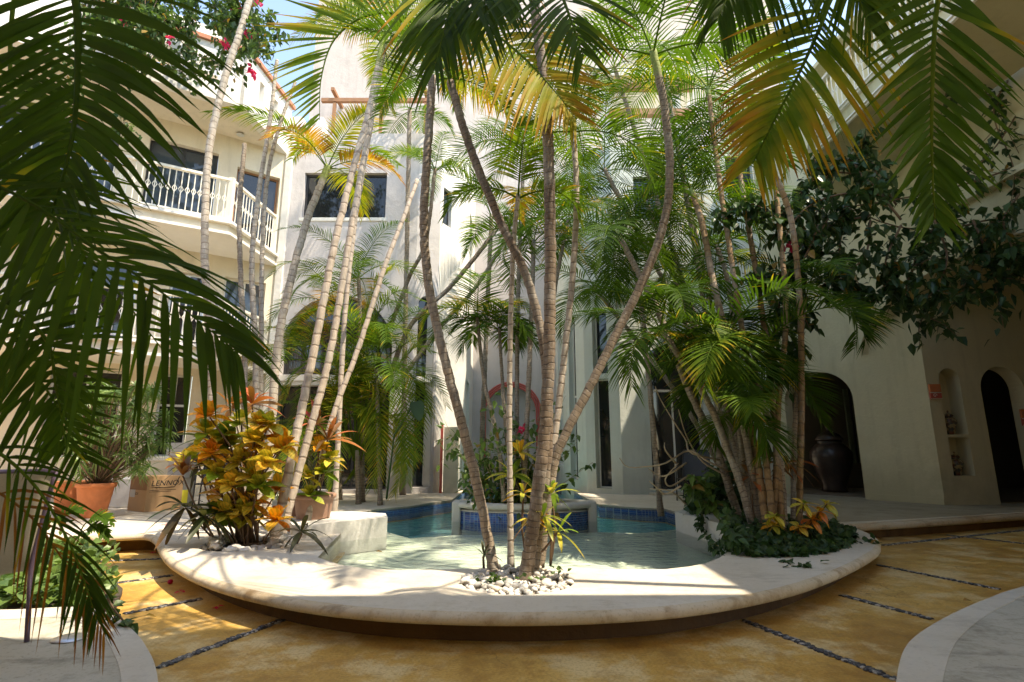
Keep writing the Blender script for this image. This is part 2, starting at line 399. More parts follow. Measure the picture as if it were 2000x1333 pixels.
RING = [  # round planting holes in the deck: centre pixel, radii
    (G(1010,1133,DZ), .44), (G(488,1062,DZ), .48), ]
def circ(c, r, n=28, sq=1.0): return [(c.x+r*math.cos(2*math.pi*k/n), c.y+sq*r*math.sin(2*math.pi*k/n)) for k in range(n)]
dk = MB(); dk.slab([out2, [(p.x, p.y) for p in pool]]+[circ(c, r) for c, r in RING], (0,0,DZ), (1,0,0), (0,1,0), .05)
deck = obj('deck', dk, M['deck'], kind='structure')
def sweep(name, path, prof, mat, parent=None, smooth=True, kind=None, flip=1):
    """prof: (outward offset, z) list carried along a plan path; outward is the right-hand side times flip"""
    mb = MB(); rows = []
    for k, p in enumerate(path):
        a = path[max(k-1, 0)]; b = path[min(k+1, len(path)-1)]
        t = (V((b.x, b.y, 0))-V((a.x, a.y, 0))).normalized(); n = V((t.y, -t.x, 0))*flip
        rows.append([mb.vert((p.x+n.x*o, p.y+n.y*o, z)) for o, z in prof])
    for k in range(len(rows)-1):
        for j in range(len(prof)-1): mb.face((rows[k][j], rows[k+1][j], rows[k+1][j+1], rows[k][j+1]))
    return obj(name, mb, mat, parent, smooth, kind=kind)
LIP = [(-.002,DZ+.001),(.018,DZ-.003),(.036,DZ-.012),(.047,DZ-.03),(.048,DZ-.05),(.04,DZ-.066),(.015,DZ-.075),(-.20,DZ-.076)]
sweep('deck_lip', edge, LIP, M['lip'], deck)
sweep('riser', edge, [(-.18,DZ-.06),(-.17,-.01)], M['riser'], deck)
spath = catmull(step, 30)
sweep('step_lip', spath, [(-.002,DZ-.019),(.03,DZ-.025),(.05,DZ-.05),(.05,DZ-.09),(.02,DZ-.11),(-.03,DZ-.112)], M['lip'], deck)
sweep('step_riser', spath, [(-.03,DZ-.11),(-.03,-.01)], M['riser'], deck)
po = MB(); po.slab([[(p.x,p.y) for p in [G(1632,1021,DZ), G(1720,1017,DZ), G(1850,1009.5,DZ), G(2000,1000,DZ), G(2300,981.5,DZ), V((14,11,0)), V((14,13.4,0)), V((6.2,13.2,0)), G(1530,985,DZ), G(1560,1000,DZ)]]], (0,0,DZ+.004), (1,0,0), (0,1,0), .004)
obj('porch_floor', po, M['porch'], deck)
# a run of scroll reliefs on the riser at the far left
sc = MB()
for k in range(9):
    c = G(172+k*15, 1047.5-abs(k-5)*.2, DZ-.05); c.z = DZ-.13; c.y += .155
    pts = [c+V(((.045-.0035*j)*math.cos(j*.62), -.004, (.045-.0035*j)*math.sin(j*.62))) for j in range(12)]
    sc.tube(pts, .007, 4)
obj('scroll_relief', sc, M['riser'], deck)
# basin: side walls, shallow front floor, deeper back floor
bs = MB(); n = len(pool)
TILED = set(range(17, 31))
for k in range(n):
    a, b = pool[k], pool[(k+1) % n]
    for (z0, z1, m) in ((DZ-.03, DZ-.001, 0), (-.02, DZ-.03, 1 if k in TILED else 0), (-.9, -.02, 2 if k in TILED else 0)):
        bs.cur = m; bs.face([bs.vert((b.x,b.y,z1)), bs.vert((a.x,a.y,z1)), bs.vert((a.x,a.y,z0)), bs.vert((b.x,b.y,z0))])
basin = obj('pool_basin', bs, [M['deck'], M['tile'], M['basin_back']], kind='structure')
shelf_px = [(757,1040),(800,1052),(880,1046),(1010,1044),(1168,1040),(1250,1042),(1325,1034)]
shelf = [G(x, y, -.04) for x, y in shelf_px]
ff = MB(); ff.slab([[(p.x, p.y) for p in ([G(560,1130,0), G(1460,1130,0), G(1460,1040,0)]+shelf[::-1]+[G(560,1040,0)])]], (0,0,-.04), (1,0,0), (0,1,0), .1)
obj('shallow_floor', ff, M['basin_front'], basin)
fb = MB(); fb.slab([[(-6,5.5),(6,5.5),(6,18),(-6,18)]], (0,0,-.3), (1,0,0), (0,1,0), .05)
obj('deep_floor', fb, M['basin_back'], basin)
ww = MB(); ww.slab([[(p.x, p.y) for p in pool]], (0,0,WZ), (1,0,0), (0,1,0), .001)
ww.f = [f for f in ww.f if len(f) == 3 and ww.v[f[0]][2] > WZ-.0005]; ww.m = [0]*len(ww.f)
obj('water', ww, M['water'], kind='structure')
# front terraces with a smoother rim band
def terrace(name, outer_px, inner_px, tail, z):
    o = catmull([G(x, y, z) for x, y in outer_px], 40); i = catmull([G(x, y, z) for x, y in inner_px], 40)
    mb = MB(); mb.slab([[(p.x, p.y) for p in i+tail]], (0,0,z-.004), (1,0,0), (0,1,0), .06)
    t = obj(name, mb, M['terrace'], kind='structure')
    rb = MB(); rb.slab([[(p.x, p.y) for p in o+i[::-1]]], (0,0,z), (1,0,0), (0,1,0), .06)
    obj('rim', rb, M['rim'], t)
    sweep('kerb', o, [(-.001,z+.0005),(.02,z-.006),(.032,z-.03),(.034,-.01)], M['rim'], t, flip=1)
    return t
terrace('terrace', [(-150,1192),(20,1191),(150,1186),(215,1200),(262,1234),(290,1272),(306,1316),(312,1420)],
        [(-150,1212),(10,1210),(120,1205),(170,1216),(205,1246),(224,1280),(236,1320),(240,1420)], [V((-1.6,1.0,0)), V((-5.2,1.0,0))], .10)
terrace('terrace', [(1742,1420),(1750,1335),(1765,1272),(1795,1238),(1855,1202),(1925,1171),(2010,1143),(2250,1085)],
        [(1832,1420),(1840,1335),(1857,1272),(1882,1236),(1928,1200),(1975,1176),(2030,1156),(2280,1105)], [V((6.5,1.0,0)), V((1.5,1.0,0))], .12)
# pebble strips let into the court floor
random.seed(5)
def pebble_mesh(seed, n=1):
    rnd = random.Random(seed); bm = bmesh.new(); bmesh.ops.create_icosphere(bm, subdivisions=n, radius=1)
    for v in bm.verts: v.co *= 1+rnd.uniform(-.2, .18)
    bm.faces.ensure_lookup_table(); vs_ = [v.co.copy() for v in bm.verts]; fs = [[v.index for v in f.verts] for f in bm.faces]; bm.free(); return vs_, fs
PEB = [pebble_mesh(k) for k in range(6)]
M['grout'] = simple('pale_grout', (.30, .27, .22), .9, 0, .2, 30)
def strip(a, b, w=.05, dens=400, sz=.0135):
    A, B = G(*a, 0), G(*b, 0); d = B-A; L = d.length; d.normalize(); s = V((d.y, -d.x, 0)); mb = MB()
    mb.cur = 3; mb.quad(*(A+s*w*e+d*q+V((0,0,.002)) for e, q in ((-.5,0),(.5,0),(.5,L),(-.5,L))))
    for _ in range(int(L*dens*w/.06*.9)):
        vsx, fs = random.choice(PEB); p = A+d*random.uniform(0, L)+s*random.uniform(-.46, .46)*w
        q = Quaternion(V((0,0,1)), random.uniform(0, 6.3)); r = sz*random.uniform(.6, 1.35); i0 = len(mb.v)
        for v in vsx:
            c = q @ V((v.x*r*1.3, v.y*r, v.z*r*.55)); mb.vert(p+c+V((0,0,.004)))
        mb.cur = random.choices((0,1,2), (6,2.2,2.2))[0]
        for f in fs: mb.face([i0+k for k in f])
    o = obj('pebble_strip', mb, M['darkpebble']+[M['grout']], court, smooth=True); o['kind'] = 'stuff'
strip((306,1306), (552,1212)); strip((243,1200), (392,1171)); strip((205,1143), (335,1125), .05)
strip((1452,1213), (1750,1329)); strip((1645,1164), (1822,1211)); strip((1712,1104), (1950,1152)); strip((1725,1066), (2005,1036), .06)
strip((1850,1046), (2030,1066)); strip((180,1098), (330,1092), .04)

# ------------------------------------------------------------------ buildings
class Wall:
    def __init__(s, p0, p1):
        s.o = V((p0[0], p0[1], 0)); s.ex = (V((p1[0], p1[1], 0))-s.o); s.L = s.ex.length; s.ex.normalize()
        s.n = s.ex.cross(V((0,0,1)))
    def loc(s, px, py):
        d = ray(px, py); c = V((0,0,CZ)); t = (s.o-c).dot(s.n)/d.dot(s.n); p = c+d*t
        return ((p-s.o).dot(s.ex), p.z)
    def rect(s, a, b):
        (u0, z1), (u1, z0) = s.loc(*a), s.loc(*b); return min(u0,u1), min(z0,z1), max(u0,u1), max(z0,z1)
    def pt(s, u, z, d=0): return s.o+s.ex*u+V((0,0,z))+s.n*d
    def frame(s, d=0):
        m = Matrix.Identity(4); y = -s.n; o = s.o+s.n*d
        for r in range(3): m[r][0] = s.ex[r]; m[r][1] = y[r]; m[r][2] = (0,0,1)[r]; m[r][3] = o[r]
        return m
    def build(s, parent, outline, holes=(), mat=None, depth=.3, name='wall'):
        mb = MB()
        if len(outline) == 4 and not hasattr(outline[0], '__len__'):
            u0, z0, u1, z1 = outline; outline = [(u0,z0),(u1,z0),(u1,z1),(u0,z1)]
        mb.slab([outline]+list(holes), s.o, s.ex, V((0,0,1)), depth)
        return obj(name, mb, mat, parent)
    def box(s, mb, u0, u1, z0, z1, d0, d1): mb.box((u0, -d1, z0), (u1, -d0, z1), s.frame())
def rl(r): u0,z0,u1,z1 = r; return [(u0,z0),(u1,z0),(u1,z1),(u0,z1)]
def window(parent, w, r, mat='dark', glass='glass', rec=.14, fw=.05, vbars=(), hbars=(), arch=False, sill=None, name='window'):
    """frame set back in the opening, glass panes as sub-parts"""
    u0, z0, u1, z1 = r; mb = MB(); e = .004
    if arch:
        a = arch_loop(u0+e, u1-e, z0+e, z1-e, 14); b = arch_loop(u0+fw, u1-fw, z0+fw, z1-fw, 14)
        mb.slab([a, b], w.o-w.n*rec, w.ex, V((0,0,1)), .05)
    else: mb.slab([rl((u0+e,z0+e,u1-e,z1-e)), rl((u0+fw,z0+fw,u1-fw,z1-fw))], w.o-w.n*rec, w.ex, V((0,0,1)), .05)
    for f in vbars: c = u0+(u1-u0)*f; w.box(mb, c-fw*.45, c+fw*.45, z0+fw, z1-fw-(.0 if not arch else (u1-u0)*.12), -rec-.045, -rec-.003)
    for f in hbars: c = z0+(z1-z0)*f; w.box(mb, u0+fw, u1-fw, c-fw*.5, c+fw*.5, -rec-.047, -rec-.006)
    fr = obj(name, mb, M[mat], parent)
    g = MB(); gl = arch_loop(u0+fw*.8, u1-fw*.8, z0+fw*.8, z1-fw*.8, 14) if arch else rl((u0+fw*.8,z0+fw*.8,u1-fw*.8,z1-fw*.8))
    g.slab([gl], w.o-w.n*(rec+.02), w.ex, V((0,0,1)), .012); obj('pane', g, M[glass], fr)
    if sill:
        s_ = MB(); w.box(s_, u0-.06, u1+.06, z0-.07, z0-.003, -.1, sill); obj('sill', s_, M['trim'], fr)
    return fr
def railing(parent, path, z0, z1, gap=.115, skip=0):
    r = MB()
    for a, b in zip(path, path[1:]):
        d = (b-a).normalized(); s = V((d.y, -d.x, 0))
        for z, h, wd in ((z1, .05, .045), (z0+.08, .03, .025)):
            i = [r.vert(p+s*e*wd+V((0,0,zz))) for p in (a, b) for e, zz in ((-1,z-h),(1,z-h),(1,z),(-1,z))]
            for q in ((0,1,5,4),(1,2,6,5),(2,3,7,6),(3,0,4,7),(3,2,1,0),(4,5,6,7)): r.face([i[k] for k in q])
    ra = obj('railing', r, M['rail'], parent)
    bmb = MB(); h = z1-z0-.05
    bmb.tube([(0,0,.06),(0,0,h)], .011, 6)
    zc = .56*h
    dia = [(.0, .085), (.042, 0), (0, -.085), (-.042, 0)]
    for k in range(4):
        (x0, y0), (x1, y1) = dia[k], dia[(k+1) % 4]; bmb.tube([(x0,0,zc+y0),(x1,0,zc+y1)], .009, 4)
    pmb = MB(); pmb.box((-.05,-.05,0), (.05,.05,z1-z0+.03))
    first = pf = None; off = offset_of(ra)
    for a, b in zip(path, path[1:]):
        L = (b-a).length; n = max(2, int(L/gap)); d = (b-a)/n; ang = math.atan2(d.y, d.x)
        for k in range(1, n):
            p = a+d*k+V((0,0,z0))
            if first is None: first = o = obj('baluster', bmb, M['rail'], ra, loc=(0,0,0))
            else: o = first.copy(); C.objects.link(o)
            o.parent = ra; o.location = p-off; o.rotation_euler = (0,0,ang)
    for p in path[1:]:
        if pf is None: pf = o = obj('post', pmb, M['rail'], ra, loc=(0,0,0))
        else: o = pf.copy(); C.objects.link(o)
        o.parent = ra; o.location = p+V((0,0,z0))-off
    return ra

# --- hotel house on the left: stacked angled balconies
lb = thing('hotel_house', 'cream hotel house with two angled white balconies and a notched parapet with clay coping', 'house', (-8, 12, 0))
C1 = V((-6.1, 10.85, 0)); dl = V((-.86, -.51, 0)).normalized(); C0 = C1+dl*9; C2 = V((-5.93, 12.86, 0))
IA0, IA1 = V((-15, 7.25, 0)), V((-7.0, 12.05, 0)); IB1 = V((-5.92, 12.86, 0))
wa, wb = Wall(IA0, IA1), Wall(IA1, IB1)
ra_ = wa.rect((300,268), (440,400)); ra_ = (7.75, 6.05, 9.15, 8.3)
rg = (8.55, 1.06, 9.15, 2.85)
rl_ = wa.rect((352,590), (425,680)); rl_ = (8.5, 3.35, 9.2, 5.2)
rx = (6.7, 1.06, 7.9, 2.85); rx2 = (5.0, 6.05, 7.2, 8.3); rx3 = (6.6, 3.35, 7.9, 5.2)
holes = [rl(r) for r in (ra_, rg, rl_, rx, rx2, rx3)]
wa.build(lb, (0, 0, wa.L, 9.2), holes, M['cream'])
window(lb, wa, ra_, 'dark', 'bluglass', vbars=(.5,)); window(lb, wa, rl_, 'alu', 'glass', vbars=(.5,))
window(lb, wa, rg, 'alu', 'glass', vbars=(.5,), hbars=(.62,), sill=.03); window(lb, wa, rx, 'alu', 'glass', vbars=(.5,), hbars=(.62,))
window(lb, wa, rx2, 'dark', 'bluglass', vbars=(.5,)); window(lb, wa, rx3, 'alu', 'glass', vbars=(.5,))
rb1 = wb.rect((462,348), (520,420)); rb1 = (max(.12, rb1[0]), 6.05, wb.L-.1, 8.1); rb2 = (.25, 3.35, wb.L-.2, 5.25)
wb.build(lb, (0, 0, wb.L, 9.2), [rl(rb1), rl(rb2)], M['cream'])
window(lb, wb, rb1, 'timber', 'glass'); window(lb, wb, rb2, 'trim', 'bluglass', vbars=(.5,), hbars=(.45,))
plan = [(C0.x, C0.y), (C1.x, C1.y), (C2.x, C2.y), (IA1.x-.1, IA1.y+.35), (IA0.x, IA0.y+.1)]
def grow(pl, d):   # push the open front out by d
    a = V((-dl.y, dl.x, 0))*1; nrm = V((dl.y*-1, dl.x, 0)); nrm = nrm if nrm.y < 0 else -nrm
    q = [V((x, y, 0)) for x, y in pl]; q[0] += nrm*d; q[1] += nrm*d+V((d*.9, 0, 0)); q[2] += V((d, 0, 0))
    return [(v.x, v.y) for v in q]
for zb, zt in ((3.0, 3.3), (5.72, 6.02)):
    s_ = MB(); s_.slab([plan], (0,0,zt-.06), (1,0,0), (0,1,0), zt-zb-.12); sl_ = obj('balcony_slab', s_, M['cream'], lb)
    m_ = MB(); m_.slab([grow(plan, .07)], (0,0,zt), (1,0,0), (0,1,0), .06); m_.slab([grow(plan, .05)], (0,0,zb+.06), (1,0,0), (0,1,0), .06)
    obj('moulding', m_, M['trim'], sl_)
    railing(lb, [C0+V((0,0,0)), C1-V((.03,0,0)), C2-V((.06,.12,0))], zt, zt+1.0)
rf = MB(); rf.slab([grow(plan, -.12)], (0,0,8.95), (1,0,0), (0,1,0), .13); obj('roof_slab', rf, M['cream'], lb)
for a, b, hs in ((C0, C1, [(6.2,9.25,6.55,9.72),(7.2,9.25,7.55,9.72),(8.1,9.25,8.45,9.72)]), (C1, C2, [(.55,9.3,.75,9.85),(1.2,9.3,1.4,9.85)])):
    w = Wall(a+V((.05,-.06,0)), b+V((.05,0,0))); w.build(lb, (0, 8.8, w.L, 10.15), [rl(h) for h in hs], M['white'], .22, 'parapet')
    cp = MB(); w.box(cp, -.05, w.L+.05, 10.152, 10.25, -.28, .07); obj('coping', cp, M['coping'], lb)
dn = MB(); dn.lathe([(0, 8.79), (.08, 8.79), (.09, 8.77), (.05, 8.765), (0, 8.765)], (0,0,0), 14)
dl_ = obj('ceiling_lamp', dn, M['alu'], lb); dl_.location += P(468,277,11.9)-V((0,0,P(468,277,11.9).z))
bm_ = MB(); bm_.tube([P(425,25,11.3), P(492,135,12.0)], .10, 4); obj('roof_beam', bm_, M['timber'], lb)
bm_ = MB(); w = Wall(C1+V((-3.6,-.6,0)), C1+V((-.6,1.3,0))); w.box(bm_, 0, w.L, 10.3, 11.6, -.2, 0); obj('roof_room', bm_, M['white'], lb)

# --- middle-left wing with the big arched opening
lw = thing('guest_wing', 'pale plastered wing with one large dark upper window and a tall arched opening behind palms', 'building', (-3.5, 14, 0))
A0, A1, B1, D1, E1 = V((-5.9,12.9,0)), V((-2.42,12.9,0)), V((-1.87,13.12,0)), V((-1.25,14.3,0)), V((-1.25,17.0,0))
w1, w2, w3, w4 = Wall(A0, A1), Wall(A1, B1), Wall(B1, D1), Wall(D1, E1)
r1 = w1.rect((596,338), (752,426)); ra1 = w1.rect((556,577), (753,960)); ra1 = (ra1[0], .3, ra1[2], ra1[3])
zt1 = ra1[3]; ru = (ra1[0], 3.0, ra1[2], zt1); rd = (ra1[0], .3, ra1[2], 2.82)
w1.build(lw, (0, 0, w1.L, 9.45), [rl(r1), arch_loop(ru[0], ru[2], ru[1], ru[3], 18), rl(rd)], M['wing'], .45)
fr = window(lw, w1, r1, 'dark', 'glass', .12, .06, vbars=(.55,), hbars=()); 
mo = MB(); w1.box(mo, r1[0]-.05, r1[2]+.05, r1[1]-.09, r1[1]-.002, -.1, .03); obj('sill', mo, M['trim'], fr)
window(lw, w1, ru, 'dark', 'glass', .3, .06, vbars=(.5,), arch=True)
window(lw, w1, rd, 'dark', 'glass', .3, .06, vbars=(.34, .67))
sl2 = MB(); w1.box(sl2, ra1[0]-.02, ra1[2]+.02, 2.84, 2.98, -.28, .06); w1.box(sl2, ra1[0]+.02, ra1[2]-.02, 2.74, 2.835, -.28, .02); obj('transom', sl2, M['trim'], lw)
cr = MB(); w1.box(cr, -.0, .16, 0, 9.4, .002, .1); obj('corner_pilaster', cr, M['white'], lw)
for u in (.0, .55):
    mer = MB(); w1.box(mer, u, u+.3, 9.452, 9.95, -.4, .0); obj('merlon', mer, M['white'], lw)
rw = (.1, .35, w2.L-.07, 5.0)
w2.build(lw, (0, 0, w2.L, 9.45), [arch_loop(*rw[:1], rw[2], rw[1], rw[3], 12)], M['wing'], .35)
window(lw, w2, rw, 'dark', 'glass', .22, .035, hbars=(.55, .74), arch=True)
tr_ = MB(); w2.box(tr_, rw[0]+.01, rw[2]-.01, 2.84, 2.96, -.2, -.02); obj('transom', tr_, M['trim'], lw)
r3 = w3.rect((846,350), (868,438)); r3 = (.12, r3[1], .5, r3[3])
w3.build(lw, (0, 0, w3.L, 9.45), [rl(r3)], M['white'], .35); window(lw, w3, r3, 'dark', 'bluglass', .1, .04, hbars=(.5,))
r4 = (.7, 5.4, 1.5, 8.2); r5 = (.35, 1.0, 1.4, 3.1)
w4.build(lw, (0, 0, w4.L, 9.45), [rl(r4), rl(r5)], M['white'], .3); window(lw, w4, r4, 'dark', 'bluglass', .1, .05, hbars=(.5,)); window(lw, w4, r5, 'trim', 'bluglass', .08, .05, hbars=(.2,.4,.6,.8), vbars=(.5,))
rt = MB(); rt.slab([[(p.x, p.y) for p in (A0+V((.1,.2,0)), A1+V((-.05,.2,0)), B1+V((-.15,.2,0)), D1+V((-.2,.1,0)), E1+V((-.2,-.1,0)), V((-5.8,16.9,0)))]], (0,0,9.3), (1,0,0), (0,1,0), .2); obj('roof_slab', rt, M['wing'], lw)
pn = MB(); pn.box((-1.62,13.0,.225), (-1.28,13.28,1.75)); obj('side_panel', pn, M['cream'], lw)
sp_ = MB(); sp_.box((-1.70,12.98,.225), (-1.64,13.04,1.8)); obj('downpipe', sp_, M['red'], lw)

# --- tall rear house with the red arch
rh = thing('rear_house', 'tall pinkish plain house at the back of the court with a red arch niche', 'house', (0, 17.5, 0))
w5 = Wall((-7.15,17.0), (9.6,17.0))
ni = (w5.loc(950,760)[0], .55, w5.loc(1046,760)[0], w5.loc(1000,757)[1])
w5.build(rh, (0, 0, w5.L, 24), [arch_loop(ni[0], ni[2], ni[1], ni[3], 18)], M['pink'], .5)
nb = MB(); w5.box(nb, ni[0]-.2, ni[2]+.2, .3, ni[3]+.2, -.4, -.34); obj('niche_back', nb, M['pink'], rh)
for k, (d, rr) in enumerate(((.0, .027), (.062, .027), (.124, .027))):
    tb = MB(); lo = arch_loop(ni[0]-.03-d, ni[2]+.03+d, ni[1], ni[3]+.03+d, 20)[1:]+[(ni[0]-.03-d, ni[1])]
    tb.tube([w5.pt(u, z, .015) for u, z in lo], rr, 8); obj('arch_moulding', tb, M['red'], rh, smooth=True)
wl = Wall((-7.15, 30), (-7.15, 17.0)); wl.build(rh, (0,0,wl.L-.01,24), [], M['pink'], .3)
tb = MB(); p = P(660,197,16.3); tb.tube([p+V((-.55,0,.0)), p+V((3.2,.0,.0))], .09, 4); obj('timber_beam', tb, M['timber'], rh)
for q in (-.1, 1.5, 3.0):
    tb = MB(); tb.tube([p+V((q,-.3,.24)), p+V((q,.7,.24))], .08, 4); obj('rafter', tb, M['timber'], rh)
    tb = MB(); tb.tube([p+V((q,0,-2.6)), p+V((q,0,-.1))], .07, 4); obj('post', tb, M['timber'], rh)
# --- right wing
rwg = thing('guest_wing', 'shaded greenish white wing with tall narrow windows and a sliding door right of the pool', 'building', (3.5, 14, 0))
q0, q1, q2, q3, q4 = V((1.40,17,0)), V((1.40,14.0,0)), V((1.78,13.1,0)), V((2.52,12.6,0)), V((6.3,12.9,0))
x1, x2, x3, x4 = Wall(q0, q1), Wall(q1, q2), Wall(q2, q3), Wall(q3, q4)
rs = (.8, .8, 2.0, 4.6)
x1.build(rwg, (0,0,x1.L,8.9), [rl(rs)], M['rightwing'], .3); window(rwg, x1, rs, 'trim', 'bluglass', .1, .06, vbars=(.5,), hbars=(.35,.7))
rq = x2.rect((1122,560), (1143,950)); rq = (.18, .5, .55, 4.6)
x2.build(rwg, (0,0,x2.L,8.9), [rl(rq)], M['rightwing'], .3); window(rwg, x2, rq, 'trim', 'glass', .14, .05, hbars=(.5,))
ry = x3.rect((1155,610), (1196,967)); ry = (ry[0], .34, ry[2], ry[3]); zz = x3.loc(1175,735)[1]
ryu = (ry[0], zz+.06, ry[2], ry[3]); ryd = (ry[0], ry[1], ry[2], zz-.06)
x3.build(rwg, (0,0,x3.L,8.9), [rl(ryu), rl(ryd)], M['rightwing'], .32); window(rwg, x3, ryu, 'trim', 'glass', .2, .03); window(rwg, x3, ryd, 'trim', 'glass', .2, .03)
rdr = x4.rect((1262,672), (1385,967)); rdr = (rdr[0], .27, rdr[2], rdr[3])
ru1 = x4.rect((1236,345), (1305,430)); ru2 = x4.rect((1415,305), (1475,390)); rr2 = (rdr[2]+.75, .27, rdr[2]+1.4, 2.4)
x4.build(rwg, (0,0,x4.L,8.9), [arch_loop(rdr[0], rdr[2], rdr[1], rdr[3], 14, .55), rl(ru1), rl(ru2)], M['rightwing'], .3)
dn = MB(); zt = rdr[1]+2.35
window(rwg, x4, (rdr[0], rdr[1], rdr[2], zt), 'alu', 'glass', .18, .05, vbars=(.48,), name='sliding_door')
up = MB(); up.slab([arch_loop(rdr[0]+.005, rdr[2]-.005, zt+.004, rdr[3]-.005, 14, .55)], x4.o-x4.n*.2, x4.ex, V((0,0,1)), .04); obj('fanlight', up, M['glass'], rwg)
st = MB(); x4.box(st, rdr[0]-.12, rdr[2]+.12, DZ+.002, .268, -.15, .25); obj('doorstep', st, M['deck'], rwg)
window(rwg, x4, ru1, 'dark', 'bluglass', .12, .05, vbars=(.5,)); window(rwg, x4, ru2, 'dark', 'bluglass', .12, .05, vbars=(.5,))
rt = MB(); rt.slab([[(p.x, p.y) for p in (q0+V((.2,-.1,0)), q1+V((.2,.1,0)), q2+V((.15,.2,0)), q3+V((.05,.2,0)), q4+V((-.1,.2,0)), V((6.2,16.9,0)))]], (0,0,8.8), (1,0,0), (0,1,0), .2); obj('roof_slab', rt, M['rightwing'], rwg)
for py in (172, 222):
    b = MB(); p = P(1190,py,13.2); b.box((p.x,13.1,p.z-.09), (p.x+2.3,13.28,p.z+.09)); obj('pergola_beam', b, M['timber'], rwg)
for X in (2.5, 4.4):
    b = MB(); b.box((X,13.3,8.81), (X+.28,13.58,P(1190,160,13.2).z)); obj('pergola_post', b, M['white'], rwg)
b = MB(); b.box((2.3,13.0,P(1190,160,13.2).z+.05), (5.2,14.6,P(1190,160,13.2).z+.3)); obj('pergola_roof', b, M['white'], rwg)

# --- house on the right with portico, niches and balcony
rb = thing('hotel_house', 'deeply shaded house with arched doorway, tall urn niches and a balcony overhead', 'house', (8, 9, 0))
y1 = Wall((6.3,12.9), (7.9,10.2)); y2 = Wall((7.9,10.2), (14,10.6))
dA = y1.rect((1527,735), (1692,985)); dA = (max(.12, dA[0]), DZ, dA[2], dA[3])
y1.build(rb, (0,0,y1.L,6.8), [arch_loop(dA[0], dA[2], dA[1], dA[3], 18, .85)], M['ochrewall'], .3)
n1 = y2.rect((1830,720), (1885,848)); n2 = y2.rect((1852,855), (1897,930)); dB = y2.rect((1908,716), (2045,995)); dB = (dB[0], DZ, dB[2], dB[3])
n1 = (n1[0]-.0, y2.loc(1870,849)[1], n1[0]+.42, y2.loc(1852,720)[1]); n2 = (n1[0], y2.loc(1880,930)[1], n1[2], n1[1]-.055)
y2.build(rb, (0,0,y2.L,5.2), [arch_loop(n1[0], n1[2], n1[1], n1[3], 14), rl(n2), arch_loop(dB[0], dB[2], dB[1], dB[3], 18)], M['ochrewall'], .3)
nk = MB(); y2.box(nk, n1[0]-.1, n1[2]+.1, n2[1]-.1, n1[3]+.1, -.36, -.302); obj('niche_back', nk, M['ochrewall'], rb)
pl_ = MB(); y1.box(pl_, dA[2]+.02, y1.L, DZ+.002, DZ+.12, .002, .02); obj('plinth', pl_, M['ochrewall'], rb)
# rooms behind the two doorways
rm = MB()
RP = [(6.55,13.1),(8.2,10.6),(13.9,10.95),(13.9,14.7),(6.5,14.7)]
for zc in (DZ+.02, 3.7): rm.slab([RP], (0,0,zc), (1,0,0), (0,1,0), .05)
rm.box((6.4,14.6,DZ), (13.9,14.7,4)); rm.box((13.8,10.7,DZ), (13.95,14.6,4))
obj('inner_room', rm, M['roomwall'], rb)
gb = MB(); p0, p1 = P(1648,760,14.5), P(1700,905,14.5); gb.box((p0.x,14.52,p1.z), (p1.x+.2,14.58,p0.z)); obj('glass_block_panel', gb, simple('green_glass_block', (.16,.19,.12), .3), rb)
for k in range(1, 5):
    b = MB(); x = p0.x+(p1.x+.2-p0.x)*k/5; b.box((x-.02,14.48,p1.z), (x+.02,14.519,p0.z)); obj('mullion', b, M['dark'], rb)
# portico arch and upper wall
OV0, OV1 = V((7.25,11.0,0)), V((8.05,3.0,0)); z1_ = Wall(OV0, OV1)
zs = 3.15; al = [(0, zs)]+[(.0+3.0-3.0*math.cos(math.pi*k/24), zs+1.25*math.sin(math.pi*k/24)) for k in range(1, 24)]+[(6.0, zs), (6.0, 0), (z1_.L, 0), (z1_.L, 9.5), (-.0, 9.5)]
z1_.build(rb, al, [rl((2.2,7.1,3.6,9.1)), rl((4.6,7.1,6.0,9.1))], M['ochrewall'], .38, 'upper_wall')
window(rb, z1_, (2.2,7.1,3.6,9.1), 'dark', 'glass', .15, .06, vbars=(.5,)); window(rb, z1_, (4.6,7.1,6.0,9.1), 'dark', 'glass', .15, .06, vbars=(.5,))
bk = Wall((6.3,12.88), (7.25,11.0)); bk.build(rb, (0,6.8,bk.L,9.5), [], M['ochrewall'], .3)
cl = MB(); cl.slab([[(7.5,3),(14,3),(14,12),(7.3,12)]], (0,0,5.3), (1,0,0), (0,1,0), .1); obj('portico_ceiling', cl, M['ochrewall'], rb)
sw = MB(); sw.box((13.9,2.6,0), (14.1,10.6,9.5)); sw.box((8.1,2.4,0), (14,2.6,9.5)); obj('side_wall', sw, M['ochrewall'], rb)
bp_ = [(7.5,3.0),(5.75,3.0),(5.75,9.3),(6.3,10.4),(7.3,10.9)]
s_ = MB(); s_.slab([bp_], (0,0,6.98), (1,0,0), (0,1,0), .34); sl_ = obj('balcony_slab', s_, M['ochrewall'], rb)
bpath = [V((x, y, 0)) for x, y in bp_[1:]]
for o_, z_ in ((.0,6.98), (.0,6.64)):
    sweep('moulding', bpath, [(-.05,z_+.08),(.08,z_+.075),(.09,z_+.04),(.06,z_+.03),(.055,z_),(.02,z_-.01)], M['trim'], sl_, flip=-1, smooth=False)
railing(rb, [V((5.85,3.0,0)), V((5.85,6.0,0)), V((5.85,9.3,0)), V((6.35,10.3,0))], 7.06, 8.05)
cl = MB(); cl.box((5.72,5.55,7.06), (6.02,5.9,9.5)); obj('column', cl, M['white'], rb)
tp = MB(); tp.slab([[(14,2.4),(6.9,2.4),(6.7,10.8),(6.1,13),(14,13)]], (0,0,9.6), (1,0,0), (0,1,0), .1); obj('roof_slab', tp, M['ochrewall'], rb)
